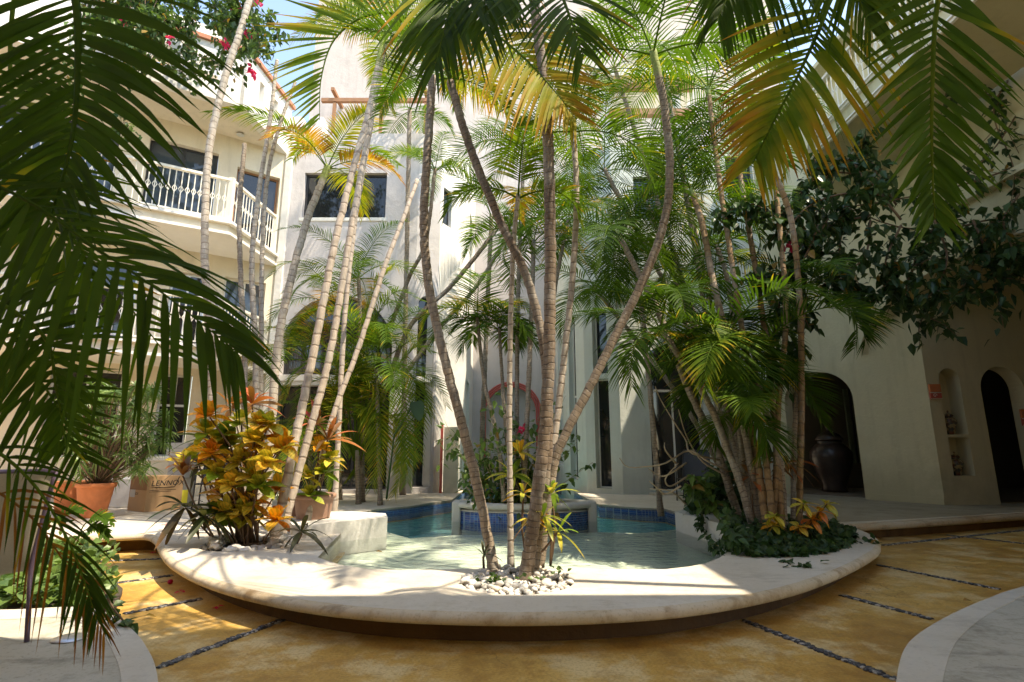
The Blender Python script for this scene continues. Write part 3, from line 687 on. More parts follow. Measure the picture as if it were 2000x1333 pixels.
def plaque(wall, px0, px1, label):
    r = wall.rect(px0, px1); c = wall.pt((r[0]+r[2])/2, r[1])
    t = thing('wall_plaque', label, 'wall plaque', c, 'terracotta plaques on the shaded house')
    b = MB(); h = r[3]-r[1]; wall.box(b, r[0], r[2], r[1]+h*.48, r[3], .0, .035); obj('upper_tile', b, M['terracotta'], t)
    b = MB(); wall.box(b, r[0], r[2], r[1], r[1]+h*.46, .0, .03); lt = obj('lower_tile', b, M['red'], t)
    s_ = MB(); cu = r[0]+(r[2]-r[0])*.38; cz = r[1]+h*.23; q = h*.15
    s_.tube([wall.pt(cu+q*(1-.07*j)*math.cos(j*.6), cz+q*(1-.07*j)*math.sin(j*.6), .032) for j in range(12)], q*.14, 4)
    wall.box(s_, r[0], r[2], r[1]+h*.40, r[1]+h*.45, .03, .036); wall.box(s_, r[0], r[2], r[1]+h*.01, r[1]+h*.05, .03, .036)
    obj('scroll', s_, M['trim'], lt)
    s2 = MB()
    for f in (.25, .7):
        u = r[0]+(r[2]-r[0])*f; z = r[1]+h*.75; s2.tube([wall.pt(u-q*.8,z,.037), wall.pt(u,z-q,.037), wall.pt(u+q*.8,z,.037), wall.pt(u,z+q*.6,.037), wall.pt(u-q*.8,z,.037)], q*.12, 4)
    obj('flower_relief', s2, M['coping'], t)
plaque(y2, (1812,751), (1838,780), 'red and cream relief plaque on the wall just left of the tall urn niche')
plaque(y1, (1493,776), (1506,803), 'small red plaque half hidden by palm stems left of the arched doorway')
plaque(y2, (1990,800), (2012,832), 'red bordered plaque at the right edge past the second doorway')
# --- house at the camera's back with its terrace roof and added slabs that shade foreground and right side
hb = thing('hotel_house', 'plain house behind the viewer whose terrace roof and added slabs shade the near floor', 'house', (0,-3,0))
w6 = Wall((9,-2.6), (-16,-2.6))
w6.build(hb, (0,0,w6.L,5.6), [arch_loop(u, u+1.8, .1, 2.9, 14) for u in (3, 7, 11, 15, 19)], M['cream'], .3)
ib = MB(); ib.box((-16,-5,0), (9,-4.9,5.4)); ib.box((-16,-4.9,5.2), (9,-2.9,5.3)); obj('inner_wall', ib, M['cream'], hb)
rs_ = MB(); rs_.slab([[(-16,-2.6),(5.19,-2.6),(5.19,2.62),(1.55,2.58),(1.05,2.1),(-16,1.98)]], (0,0,7.1), (1,0,0), (0,1,0), .25); rs_.slab([[(14,-2.6),(14,5.4),(5.2,5.4),(5.2,-2.6)]], (0,0,7.1), (1,0,0), (0,1,0), .25); rs_.slab([[(4.1,-2.55),(8.0,-2.55),(8.0,3.55),(4.1,3.45)]], (0,0,4.75), (1,0,0), (0,1,0), .22); obj('roof_and_shade_slabs', rs_, M['cream'], hb)  # both right-hand slabs are unseen additions, there only to darken the right side
for X in (-9, 7.4): c_ = MB(); c_.box((X,1.2,0), (X+.35,1.55,6.84)); obj('column', c_, M['cream'], hb)
sw = MB(); sw.box((-16.2,-2.6,0), (-16,7.4,5.6)); obj('side_wall', sw, M['cream'], hb)
# ------------------------------------------------------------------ plants
UP = V((0,0,1))
def leafstrip(mb, p0, d, wv, L, W, droop, segs=4, prof=None, fold=.0, t0=0., t1=None, curl=0.):
    """one strap leaf: mid-line from p0 along d, width along wv, bending down by gravity"""
    t1 = t0 if t1 is None else t1
    nrm = d.cross(wv).normalized()
    if nrm.z < 0: nrm = -nrm
    rows = []
    for k in range(segs+1):
        s = k/segs
        p = p0+d*(L*s)-UP*(droop*L*s*s)+nrm*(curl*L*s*s)
        w = W*(prof(s) if prof else (min(1, .35+3*s)*(1-s**2.2)))
        t = t0+(t1-t0)*s
        if k == segs: rows.append([mb.vert(p, t)])
        elif fold: rows.append([mb.vert(p-wv*w*.5+nrm*fold*w, t), mb.vert(p, t), mb.vert(p+wv*w*.5+nrm*fold*w, t)])
        else: rows.append([mb.vert(p-wv*w*.5, t), mb.vert(p+wv*w*.5, t)])
    for a, b in zip(rows, rows[1:]):
        if len(b) == 1:
            for j in range(len(a)-1): mb.face((a[j], a[j+1], b[0]))
        else:
            for j in range(len(a)-1): mb.face((a[j], a[j+1], b[j+1], b[j]))
def frond(parent, pts, L, n=46, up=None, W=.03, droop=.35, tint=.3, tip=.25, ang=(70, 28), lift=.25, bare=.1, seed=0, rad=.012, single=False, segs=4, label=None, miss=.03, sides=(1,-1), stemt=.45, fold=0, prof=None, jit=.07):
    """pinnate palm leaf along world points; single=True makes every leaflet its own sub-part"""
    rnd = random.Random(seed); N = 28
    c = catmull(pts, N)
    mb = MB(); mb.tint = stemt
    mb.tube(c, [rad*(1-.85*k/N) for k in range(N+1)], 5, cap=False)
    if single: fo = obj('frond', mb, M['palm'], parent, smooth=True, tint=True, label=label)
    prof = prof or (lambda s: (.45+.62*math.sin(math.pi*min(1, s*1.05+.12))**.8) if s < .8 else (.45+.62*math.sin(math.pi*min(1, s*1.05+.12))**.8)*.92)
    for k in range(n):
        for sd in sides:
            if rnd.random() < miss: continue
            s = bare+(1-bare)*(k+.5*(sd > 0)+rnd.uniform(-.07, .07))/n
            s = min(max(s, 0), .999); q = s*N; i = int(q); f = q-i
            p = c[i].lerp(c[i+1], f); T = (c[i+1]-c[i]).normalized()
            U = (up if up is not None else UP); Nn = U-T*U.dot(T)
            Nn = Nn.normalized() if Nn.length > 1e-4 else T.orthogonal().normalized()
            S = T.cross(Nn)*sd
            a = R(ang[0]+(ang[1]-ang[0])*s+rnd.gauss(0, jit*28))
            d = (S*math.sin(a)+T*math.cos(a)+Nn*(lift+rnd.gauss(0, jit))).normalized()
            wv = T-d*T.dot(d); wv = wv.normalized() if wv.length > 1e-4 else d.orthogonal().normalized()
            wv = (Quaternion(d, rnd.uniform(-.28, .28)) @ wv)
            ln = L*prof(s)*rnd.uniform(.94, 1.05); ww = W*(1.0 if s < .85 else .75)*rnd.uniform(.85, 1.1)
            t0 = tint+rnd.uniform(-.07, .07); t1 = t0+tip*rnd.uniform(.4, 1.3) if rnd.random() > .06 else .92
            m2 = MB() if single else mb
            leafstrip(m2, p, d, wv, ln, ww, droop*rnd.uniform(.75, 1.25), segs, fold=fold, t0=t0, t1=t1)
            if single: obj('leaflet', m2, M['palm'], fo, smooth=True, tint=True)
    if not single: fo = obj('frond', mb, M['palm'], parent, smooth=True, tint=True, label=label)
    return fo
def trunk(parent, pts, r0, r1, mat='bark', ring=.085, green=.0, n=10):
    """ringed stem; green = length of the smooth green shaft at the top, metres"""
    L = sum((b-a).length for a, b in zip(pts, pts[1:]))
    k = max(12, int(L/(ring*.5))); c = catmull(pts, k); mb = MB(); rr = []
    rnd = random.Random(int(abs(pts[0].x)*1000+abs(pts[-1].z)*77))
    for i in range(k+1):
        s = i/k; base = r0+(r1-r0)*s
        if s < .05: base *= 1+.25*(1-s/.05)
        rr.append(base*(1.02 if i % 2 == 0 else .985)*rnd.uniform(.97, 1.03))
        if i and i < k: c[i] = c[i]+V((rnd.uniform(-1,1), rnd.uniform(-1,1), 0))*r0*.10
    mb.tube(c, rr, n)
    if green:
        for i in range(len(mb.v)):
            s = (i//n)/k; mb.t[i] = max(0, min(1, (s*L-(L-green))/max(.05, green*.3)))
    return obj('trunk', mb, M[mat], parent, smooth=True, tint=True)
def crown(parent, top, n, L, seed, tint=(.2,.45), ll=.34, el=(15, 75), bend=(70, 120), az=None, nl=42, W=.020, droop=.35, brown=.15, axis=None, rad=.012, lift=.3):
    rnd = random.Random(seed)
    for k in range(n):
        a = (2*math.pi*k/n+rnd.uniform(-.35, .35)) if az is None else R(az[0]+(az[1]-az[0])*(k+rnd.uniform(.2,.8))/n)
        e0 = R(el[0]+(el[1]-el[0])*((k*.618) % 1)); b = R(rnd.uniform(*bend)); l = 1.15*L*rnd.uniform(.8, 1.1)*(.75+.35*(1-abs(math.degrees(e0)-50)/60))
        h = V((math.cos(a), math.sin(a), 0)); p = V(top); pts = [p.copy()]
        for j in range(8):
            e = e0-b*((j+.5)/8)**1.35; p = p+(h*math.cos(e)+UP*math.sin(e))*(l/8); pts.append(p.copy())
        t = rnd.uniform(*tint); tp = rnd.uniform(.05, .25)
        if rnd.random() < brown: t += .28; tp = .35
        frond(parent, pts, ll*1.2*rnd.uniform(.9, 1.1), nl, W=W*1.1, droop=droop*rnd.uniform(.6, 1.5), tint=t, tip=tp, seed=seed*31+k, segs=4, rad=rad, lift=lift*rnd.uniform(.5, 1.4), bare=.16, ang=(72,34), jit=.05)
PALMS = 'slender palms round the pool'
def palm(label, path, Y0, Y1, w0, w1, mat='bark', ring=.085, green=0, crowns=(), group=PALMS, name='palm_tree', zbase=None):
    """path: photo pixels from the foot up; depth runs from Y0 at the foot to Y1 at the top"""
    n = len(path)-1
    pts = [P(x, y, Y0+(Y1-Y0)*k/n) for k, (x, y) in enumerate(path)]
    if zbase is not None:
        g = G(path[0][0], path[0][1], zbase) if path[0][1] > 1000 else P(path[0][0], path[0][1], Y0 or Y1)
        g.z = zbase; pts[0] = g
        for k in range(1, n+1): pts[k] = P(path[k][0], path[k][1], g.y+(Y1-g.y)*k/n)
    t = thing(name, label, 'palm', pts[0], group)
    trunk(t, pts, .37*w0*unit(path[0][1], pts[0].y), w1*.37*unit(path[-1][1], pts[-1].y), mat, ring, green)
    for c in crowns: crown(t, pts[-1]-UP*.05, **c)
    return t, pts
random.seed(11)
# --- the stand in the pebble ring in front
pa, a_pts = palm('bare palm stem leaning left, leftmost of the stand in the white pebble ring', [(966,1122),(938,975),(905,840),(868,700),(838,560),(828,430),(836,280),(845,150)], 4.5, 4.9, 27, 21, 'bark', zbase=DZ-.02,
     crowns=[dict(n=4, L=1.0, seed=3, tint=(.15,.3), ll=.36, el=(35,80), bend=(60,100), az=(20,200), W=.024)])
pb, b_pts = palm('thickest dark ringed palm stem standing upright in the middle of the pebble ring', [(1026,1138),(1050,960),(1068,800),(1074,600),(1074,400),(1066,200),(1048,40),(1034,-80)], 4.4, 4.5, 35, 27, 'barkdark', zbase=DZ-.02)
pc, c_pts = palm('thin straight palm stem between the two front stems of the pebble ring', [(998,1108),(996,950),(995,800),(997,640),(1003,480),(1012,380)], 4.7, 5.2, 17, 12, 'barkpale', zbase=DZ-.02,
     crowns=[dict(n=4, L=.9, seed=8, tint=(.3,.5), ll=.28, el=(25,70), bend=(80,120))])
pd, d_pts = palm('dark palm stem that bends up to the left out of the pebble ring', [(1040,1128),(1062,960),(1072,840),(1064,700),(1046,600),(1020,520),(980,440),(938,340),(905,250),(880,160)], 4.45, 4.8, 26, 22, 'barkdark', zbase=DZ-.02)
pe, e_pts = palm('curved palm stem leaning far right out of the pebble ring', [(1052,1112),(1074,960),(1090,880),(1145,770),(1210,640),(1268,520),(1300,420),(1308,320),(1296,200),(1275,100)], 4.6, 4.9, 26, 20, 'bark', zbase=DZ-.02, green=.35,
     crowns=[dict(n=5, L=1.5, seed=21, tint=(.2,.42), ll=.42, el=(15,75), bend=(60,110), W=.03)])
pf, f_pts = palm('slim pale palm stem rising just right of the thick dark one', [(1040,1116),(1068,960),(1088,820),(1104,680),(1120,520),(1126,380),(1120,250)], 4.75, 5.4, 20, 15, 'barkpale', zbase=DZ-.02,
     crowns=[dict(n=5, L=1.2, seed=33, tint=(.2,.45), ll=.36, el=(10,70), bend=(80,130))])
# --- left bed
palm('smooth grey palm leaning right, foremost of the left bed', [(536,1062),(572,880),(610,700),(655,470),(690,330),(722,210),(748,80)], 6.3, 7.2, 26, 14, 'barksmooth', .12, zbase=DZ, green=.5,
     crowns=[dict(n=8, L=1.5, seed=41, tint=(.35,.6), ll=.4, el=(10,75), bend=(70,120), brown=.3)])
palm('smooth tan palm close beside the foremost leaning one in the left bed', [(548,1050),(600,860),(645,690),(680,480),(705,340),(735,180),(756,60)], 6.6, 7.6, 22, 13, 'barksmooth', .12, zbase=DZ, green=.4,
     crowns=[dict(n=6, L=1.3, seed=43, tint=(.35,.6), ll=.36, el=(15,70), bend=(70,120), brown=.3)])
palm('thin palm leaning steeply right past the arched window', [(600,985),(645,830),(700,680),(750,525),(790,420),(815,352)], 6.9, 8.2, 16, 11, 'barksmooth', .12, zbase=DZ)
palm('pale stout palm with a green twisted shaft before the upper window', [(528,905),(540,700),(565,560),(600,430),(625,365),(640,325)], 8.6, 9.3, 24, 17, 'barkpale', .13, green=1.1, zbase=DZ,
     crowns=[dict(n=7, L=1.9, seed=45, tint=(.38,.6), ll=.46, el=(20,75), bend=(60,105), brown=.25, W=.035)])
palm('third thin palm stem behind the pair crossing the upper window', [(660,900),(672,640),(690,460),(705,360),(745,130)], 8.2, 8.6, 14, 11, 'barksmooth', .1, zbase=DZ)
palm('tall slightly curved palm reaching the pink flowers at top left', [(432,900),(412,690),(400,500),(408,300),(440,150),(470,60),(492,-20)], 7.6, 8.0, 22, 16, 'barkpale', .09, zbase=DZ)
palm('dead palm stump with a broken top before the balconies', [(482,900),(478,720),(470,540),(468,400),(478,282)], 7.9, 8.2, 16, 11, 'bark', .09, zbase=DZ)
palm('white weathered palm pole ending bare against the sky', [(505,900),(500,720),(492,520),(505,380),(528,230),(541,118)], 8.0, 8.4, 18, 9, 'barkpale', .08, zbase=DZ)
palm('bare forked palm pole leaning right beside the white one', [(515,900),(510,700),(512,500),(522,350),(545,250),(577,160)], 8.15, 8.6, 15, 8, 'barkpale', .08, zbase=DZ)
# --- behind: low bushy palms under the arched window
for k, (px, py, Y, n, L, s, lb_) in enumerate([
    (655,600,11.3,9,1.5,51,'bushy palm whose crown hides the top of the arched opening'),
    (600,700,10.6,9,1.5,52,'low bushy palm at the left foot of the arched opening'),
    (735,715,10.2,12,1.9,53,'large drooping palm clump right of the arched opening'),
    (640,850,10.9,9,1.5,55,'dark low palm clump behind the brown flower pot'),
    (700,540,10.8,9,1.5,59,'higher palm crown above the arched opening')]):
    palm(lb_, [(px+8,985),(px+3,py+90),(px,py)], 0, Y, 13, 10, 'bark', zbase=DZ,
         crowns=[dict(n=n, L=L*1.12, seed=s, tint=(.2,.45), ll=.40, el=(0,80), bend=(80,140), nl=42, W=.019, brown=.05, droop=.3)], group='bushy palms under the wing windows')
# one big areca whose leaves arch nearly to the ground
t_ = thing('palm_tree', 'big lit areca palm before the wing whose leaves arch down to the pool edge', 'palm', G(700,985,DZ), 'bushy palms under the wing windows')
for k, q in enumerate([[(695,900),(690,780),(680,690),(640,640),(585,665)], [(700,900),(705,760),(730,660),(780,640),(822,690)], [(690,900),(660,780),(620,730),(575,740),(545,800)], [(705,900),(740,760),(790,720),(822,790),(818,900)],
        [(700,890),(720,770),(750,730),(790,780),(800,880),(795,945)], [(695,890),(680,790),(700,740),(735,760),(745,850),(740,930)], [(690,890),(650,800),(610,790),(590,850),(585,930)], [(700,900),(690,760),(690,650),(672,580),(630,555)],
        [(702,890),(715,720),(735,620),(775,570),(830,590)], [(695,880),(670,760),(650,700),(605,650),(560,640)], [(700,880),(740,820),(775,820),(790,890),(770,965)], [(698,890),(705,810),(720,800),(735,860),(728,950)],
        [(692,890),(672,830),(655,830),(648,890),(650,950)], [(700,880),(700,740),(712,640),(745,545),(770,520)], [(690,880),(640,840),(600,850),(570,900),(560,960)], [(705,880),(765,740),(810,680),(850,690)]]):
    Yk = 10.0-.12*(k % 5); frond(t_, [P(x, y, 10.4+(Yk-10.4)*j/4) for j, (x, y) in enumerate(q)], .52, 42, up=V((0,-.25,1)), W=.027, droop=.22, tint=(.42,.52,.58,.47)[k % 4], tip=.12, seed=700+k, ang=(72,34), jit=.05, lift=.2, bare=.2)
    rq = random.Random(k); dx, dy = rq.uniform(-28,28), rq.uniform(-25,30)
    frond(t_, [P(x+dx*j/4, y+dy*j/4, 10.6+(Yk+.35-10.6)*j/4) for j, (x, y) in enumerate(q)], .48, 40, up=V((0,-.25,1)), W=.024, droop=.22, tint=.34+.2*rq.random(), tip=.12, seed=760+k, ang=(72,34), jit=.05, lift=.2, bare=.2)
trunk(t_, [G(700,985,DZ), P(698,880,10.4)], .05, .04, 'bark')
# leaning pair behind the white column
palm('thin dark palm leaning right across the white pier', [(742,790),(800,640),(880,560),(950,475),(985,425)], 11.0, 11.5, 13, 11, 'barkdark', .1)
palm('thin palm leaning right just below its twin near the white pier', [(770,760),(860,640),(930,560),(985,470),(1000,420)], 11.4, 12, 12, 9, 'bark', .1)
palm('thin dark palm before the white wall left of the pier', [(762,640),(800,540),(832,470),(850,330)], 11.8, 11.6, 11, 9, 'barkdark', .1, crowns=[dict(n=7, L=1.3, seed=57, tint=(.25,.5), ll=.32)])
# --- planter island palms
for k, (pth, Y0, Y1, w, s, L, lb_) in enumerate([
    ([(985,985),(972,860),(945,740),(932,620)], 8.45, 9.2, 12, 61, 1.0, 'small slim palm at the left of the round planter'),
    ([(1000,985),(985,800),(975,640)], 8.5, 9.3, 11, 62, .9, 'short palm beside the thin straight stem, in the round planter'),
    ([(1022,985),(1032,760),(1040,560),(1042,470)], 8.4, 9.4, 15, 63, 1.3, 'palm in the round planter in front of the red arch'),
    ([(1010,985),(1010,700),(1015,480),(1024,290)], 8.7, 10, 13, 64, 1.7, 'tallest palm of the round planter, topped by an upright leaf'),
    ([(1052,985),(1062,760),(1085,560),(1110,430)], 8.6, 9.6, 12, 65, 1.4, 'palm at the right side of the round planter')]):
    palm(lb_, pth, Y0, Y1, w, w*.75, 'bark', zbase=.44, crowns=[dict(n=8, L=L*1.1, seed=s, tint=(.14,.40), ll=.44*L**.5, el=(5,80), bend=(70,130), nl=32, W=.027, brown=.12)], group='palms in the round planter')
# --- right bed: a dense stand
RB = [
    ([(1452,1040),(1400,880),(1345,760),(1290,620),(1240,520),(1205,455)], 6.9, 7.6, 22, 14, 'bark', 71, 9, 1.5, 'palm leaning left out of the right bed over the pool'),
    ([(1478,1055),(1440,930),(1385,790),(1322,690),(1290,640)], 6.6, 7.0, 20, 15, 'bark', 72, 10, 1.3, 'short palm leaning left whose fronds hang before the sliding door'),
    ([(1500,1058),(1475,880),(1430,700),(1395,560),(1372,440),(1350,370)], 6.8, 7.8, 20, 15, 'barkorange', 73, 11, 1.7, 'orange stemmed palm in the middle of the right bed'),
    ([(1515,1060),(1490,860),(1452,660),(1418,440),(1398,300),(1383,170)], 7.0, 8.0, 18, 11, 'barkorange', 74, 11, 1.9, 'tall thin palm of the right bed with a high feathery crown'),
    ([(1530,1058),(1512,820),(1490,620),(1455,400),(1430,250)], 7.2, 8.2, 18, 12, 'barkorange', 75, 10, 1.7, 'tall palm of the right bed just behind the feathery crowned one'),
    ([(1560,1045),(1565,800),(1562,600),(1545,430),(1505,320)], 6.9, 6.6, 16, 14, 'barkorange', 0, 0, 1.4, 'upright palm stem passing in front of the arched doorway'),
    ([(1512,1055),(1520,800),(1535,620),(1525,470),(1512,340)], 7.1, 7.3, 15, 12, 'barkorange', 0, 0, 1, 'upright palm stem twin to the one before the doorway'),
    ([(1490,1050),(1465,900),(1438,760),(1420,650)], 6.4, 6.5, 20, 15, 'bark', 77, 9, 1.1, 'short palm whose bright fan catches the sun in the right bed'),
    ([(1535,1050),(1520,880),(1488,780),(1470,700)], 6.6, 6.7, 18, 14, 'bark', 78, 9, 1.2, 'short palm of the right bed with dark grey green fronds'),
    ([(1548,1040),(1552,850),(1562,700),(1572,580)], 7.4, 7.4, 13, 11, 'bark', 79, 6, 1.3, 'palm whose small crown spreads before the shaded wall'),
    ([(1470,1040),(1440,850),(1410,720),(1385,640)], 7.2, 7.5, 16, 12, 'bark', 80, 10, 1.3, 'thin palm half hidden at the back of the right bed')]
for pth, Y0, Y1, wa_, wb_, mt, s, n, L, lb_ in RB:
    palm(lb_, pth, Y0, Y1, wa_, wb_, mt, .11, zbase=DZ, green=.25, group='palms of the right bed',
         crowns=[dict(n=max(6, n-2), L=L*1.12, seed=s, tint=(.04,.27), ll=.44, el=(-5,80), bend=(75,140), nl=34, W=.026, brown=.03)] if n else [])
for px, py, Y, n, L, s, lb_ in [
    (1400,720,6.9,10,1.1,82,'low palm with striped fronds at the heart of the right bed'),
    (1440,800,6.5,9,.9,83,'lowest palm crown of the right bed just above the ivy'),
    (1400,480,8.2,11,1.5,86,'palm crown behind the orange stems of the right bed'),
    (1230,500,8.8,10,1.5,87,'palm crown in front of the right wing below its upper window')]:
    palm(lb_, [(1470 if px > 1350 else px+60,1030 if px > 1350 else 985),((1470 if px > 1350 else px+60)*.4+px*.6,py+110),(px,py)], Y-.3, Y, 15, 12, 'bark', .1, zbase=DZ, group='palms of the right bed',
         crowns=[dict(n=max(4,n-3), L=L, seed=s, tint=(.1,.42), ll=.40, el=(-10,80), bend=(75,140), nl=42, W=.019, brown=.08)])
# more crowns against the rear walls
for px, py, Y, n, L, s, lb_ in [
    (1180,330,10.5,12,2.0,91,'palm crown spreading between the planter and the right wing'),
    (1265,400,11.0,12,1.9,92,'palm crown before the upper window of the right wing'),
    (1160,560,11.2,11,1.6,93,'palm crown beside the tall narrow window of the right wing'),
    (1330,330,10.5,12,1.9,94,'palm crown under the timber pergola'),
    (1300,150,10.0,10,2.0,95,'high palm crown before the pergola roof'),
    (1200,130,9.6,10,2.0,96,'high yellowing palm crown right of the thick dark stem'),
    (1330,540,10.2,11,1.6,97,'palm crown low over the sliding door'),
    (960,420,12.2,10,1.6,98,'palm crown before the blank rear wall'),
    (800,215,12.5,9,1.6,99,'yellow green palm crown under the timber beam')]:
    bx_ = px-30+(px % 7)*8 if px < 1100 else 1420+(px*7 % 90)
    palm(lb_, [(bx_,975),(bx_*.6+px*.4,975*.6+py*.4-30),(px,py)], 0, Y, 14, 11, 'bark', .1, zbase=DZ, group='palms before the rear walls',
         crowns=[dict(n=n-4, L=L*1.12, seed=s, tint=(.1,.38), ll=.54, el=(0,80), bend=(60,125), nl=34, W=.031, brown=.07)])
# --- hand laid fronds near the viewer, each leaflet a piece of its own
def near(parent, px, Lpx, seed, **kw):
    pts = [P(*q) for q in px]; Y = sum(q[2] for q in px)/len(px); u = unit(400, Y)
    a = dict(n=30, W=kw.pop('wpx', 20)*u, single=True, segs=6, fold=.12, rad=kw.pop('rpx', 7)*u, seed=seed, up=V((0,-1,.25)), lift=.12)
    a.update(kw)
    return frond(parent, pts, Lpx*u, **a)
# crown of the thick front stem and of the one bending left
near(pb, [(1034,-160,4.4),(965,-160,3.8),(908,-80,3.2),(878,20,2.95),(850,130,2.8)], 225, 201, droop=.5, tint=.2, tip=.1, wpx=13, n=32, ang=(62,14), bare=.3)
near(pb, [(1034,-120,4.4),(1062,-110,3.6),(1086,-40,3.1),(1112,30,2.9),(1140,110,2.8)], 205, 202, droop=.3, ang=(68,24), bare=.3, tint=.2, tip=.08, wpx=10, n=26)
near(pb, [(1034,-120,4.4),(1010,-130,3.7),(975,-90,3.2),(955,-20,2.95),(950,70,2.85)], 190, 203, droop=.4, tint=.18, tip=.08, wpx=12, n=24, ang=(55,20), bare=.3)
near(pd, [(880,150,4.8),(800,40,4.9),(720,30,4.9),(655,75,4.9),(628,150,4.9),(624,235,4.9)], 175, 204, droop=.08, tint=.40, tip=.36, wpx=9, n=46, ang=(82,40), rpx=4, sides=(1,))
near(pd, [(905,30,4.8),(965,65,4.6),(1030,120,4.5),(1085,180,4.4),(1124,232,4.4)], 150, 205, droop=.35, tint=.66, tip=.16, wpx=10, n=40, rpx=4, ang=(70,40))
# two big hanging fronds at upper right belong to palms above the frame
pr = thing('palm_tree', 'palm above the frame whose orange tinged frond hangs before the balcony', 'palm', P(1700,-420,3.3), 'palms overhanging the viewer')
trunk(pr, [V((4.7,3.3,0)), V((4.65,3.2,4.2)), P(1700,-420,3.3)], .06, .05, 'bark')
near(pr, [(1700,-420,3.3),(1665,-150,3.2),(1622,0,3.1),(1572,120,3.05),(1515,230,3.0),(1470,320,3.0)], 240, 211, droop=.25, tint=.46, tip=.45, wpx=14, n=36, ang=(62,30), rpx=7, bare=.42)
near(pr, [(1700,-420,3.3),(1560,-200,3.3),(1460,-80,3.2),(1400,40,3.2)], 200, 212, droop=.8, tint=.2, tip=.1, wpx=12, n=34, bare=.45)
near(pr, [(1700,-420,3.3),(1650,-200,3.0),(1660,-60,2.9),(1700,60,2.9)], 190, 214, droop=.6, tint=.3, tip=.14, wpx=12, n=30, bare=.5)
ps = thing('palm_tree', 'palm above the frame whose broad dark frond hangs straight down at upper right', 'palm', P(1880,-230,2.5), 'palms overhanging the viewer')
trunk(ps, [V((4.5,2.0,0)), V((4.4,2.1,3.0)), P(2010,-330,2.4)], .06, .05, 'bark')
near(ps, [(2010,-330,2.4),(1880,-190,2.5),(1832,0,2.5),(1821,160,2.5),(1820,310,2.5),(1826,430,2.5)], 205, 213, droop=.14, tint=.24, tip=.1, wpx=17, n=33, ang=(60,34), rpx=8, bare=.36, stemt=.52, miss=0)
# dark foreground fronds at left
pl = thing('palm_tree', 'dark palm close at the left edge whose big fronds frame the view', 'palm', V((-3.3,1.35,.1)), 'palms overhanging the viewer')
trunk(pl, [V((-3.3,1.35,.1)), V((-3.2,1.4,1.4)), V((-3.05,1.5,3.2))], .06, .05, 'barkdark')
near(pl, [(40,-420,1.9),(110,-160,1.8),(148,0,1.75),(152,140,1.75),(140,280,1.75),(100,420,1.75)], 330, 221, droop=.34, tint=.15, tip=.05, wpx=21, n=29, ang=(84,48), rpx=12, bare=.36, stemt=.3, miss=0)
near(pl, [(-260,300,1.7),(-100,330,1.68),(50,390,1.66),(180,480,1.65),(300,560,1.65),(410,645,1.66),(465,690,1.66)], 265, 222, droop=.5, tint=.12, tip=.06, wpx=18, n=25, ang=(70,26), rpx=5, bare=.2, stemt=.3, miss=0, up=V((0,-.8,.6)), lift=0)
near(pl, [(-250,560,1.95),(-60,570,1.9),(80,650,1.9),(110,760,1.9),(130,880,1.92)], 150, 223, droop=.12, tint=.14, tip=.3, wpx=12, n=24, ang=(75,40), rpx=6, bare=.25)
near(pl, [(-200,780,1.8),(-40,860,1.75),(60,940,1.72),(130,1050,1.7),(170,1150,1.7),(190,1215,1.7)], 118, 224, droop=.3, tint=.06, tip=.05, wpx=8, n=20, ang=(46,20), rpx=4, bare=.25)
near(pl, [(-200,860,1.85),(-60,930,1.8),(50,1000,1.76),(120,1090,1.75),(175,1180,1.75),(205,1240,1.75)], 120, 228, droop=.35, tint=.97, tip=.03, wpx=6, n=18, ang=(45,20), rpx=3, bare=.3, stemt=.95)
near(pl, [(-260,560,2.1),(-100,600,2.1),(20,680,2.1),(110,790,2.1),(160,900,2.1)], 190, 229, droop=.1, tint=.1, tip=.1, wpx=12, n=26, ang=(80,40), rpx=5, bare=.25)
near(pl, [(120,-300,2.3),(40,-60,2.3),(20,120,2.3),(40,280,2.3),(90,420,2.35),(160,560,2.4)], 260, 227, droop=.3, tint=.12, tip=.06, wpx=17, n=28, ang=(78,40), rpx=6, bare=.32)
near(pl, [(20,-300,2.3),(-60,0,2.2),(-40,200,2.2),(60,380,2.2),(190,520,2.25),(330,700,2.3)], 260, 226, droop=.25, tint=.3, tip=.1, wpx=12, n=34, ang=(75,40), rpx=6, bare=.3)
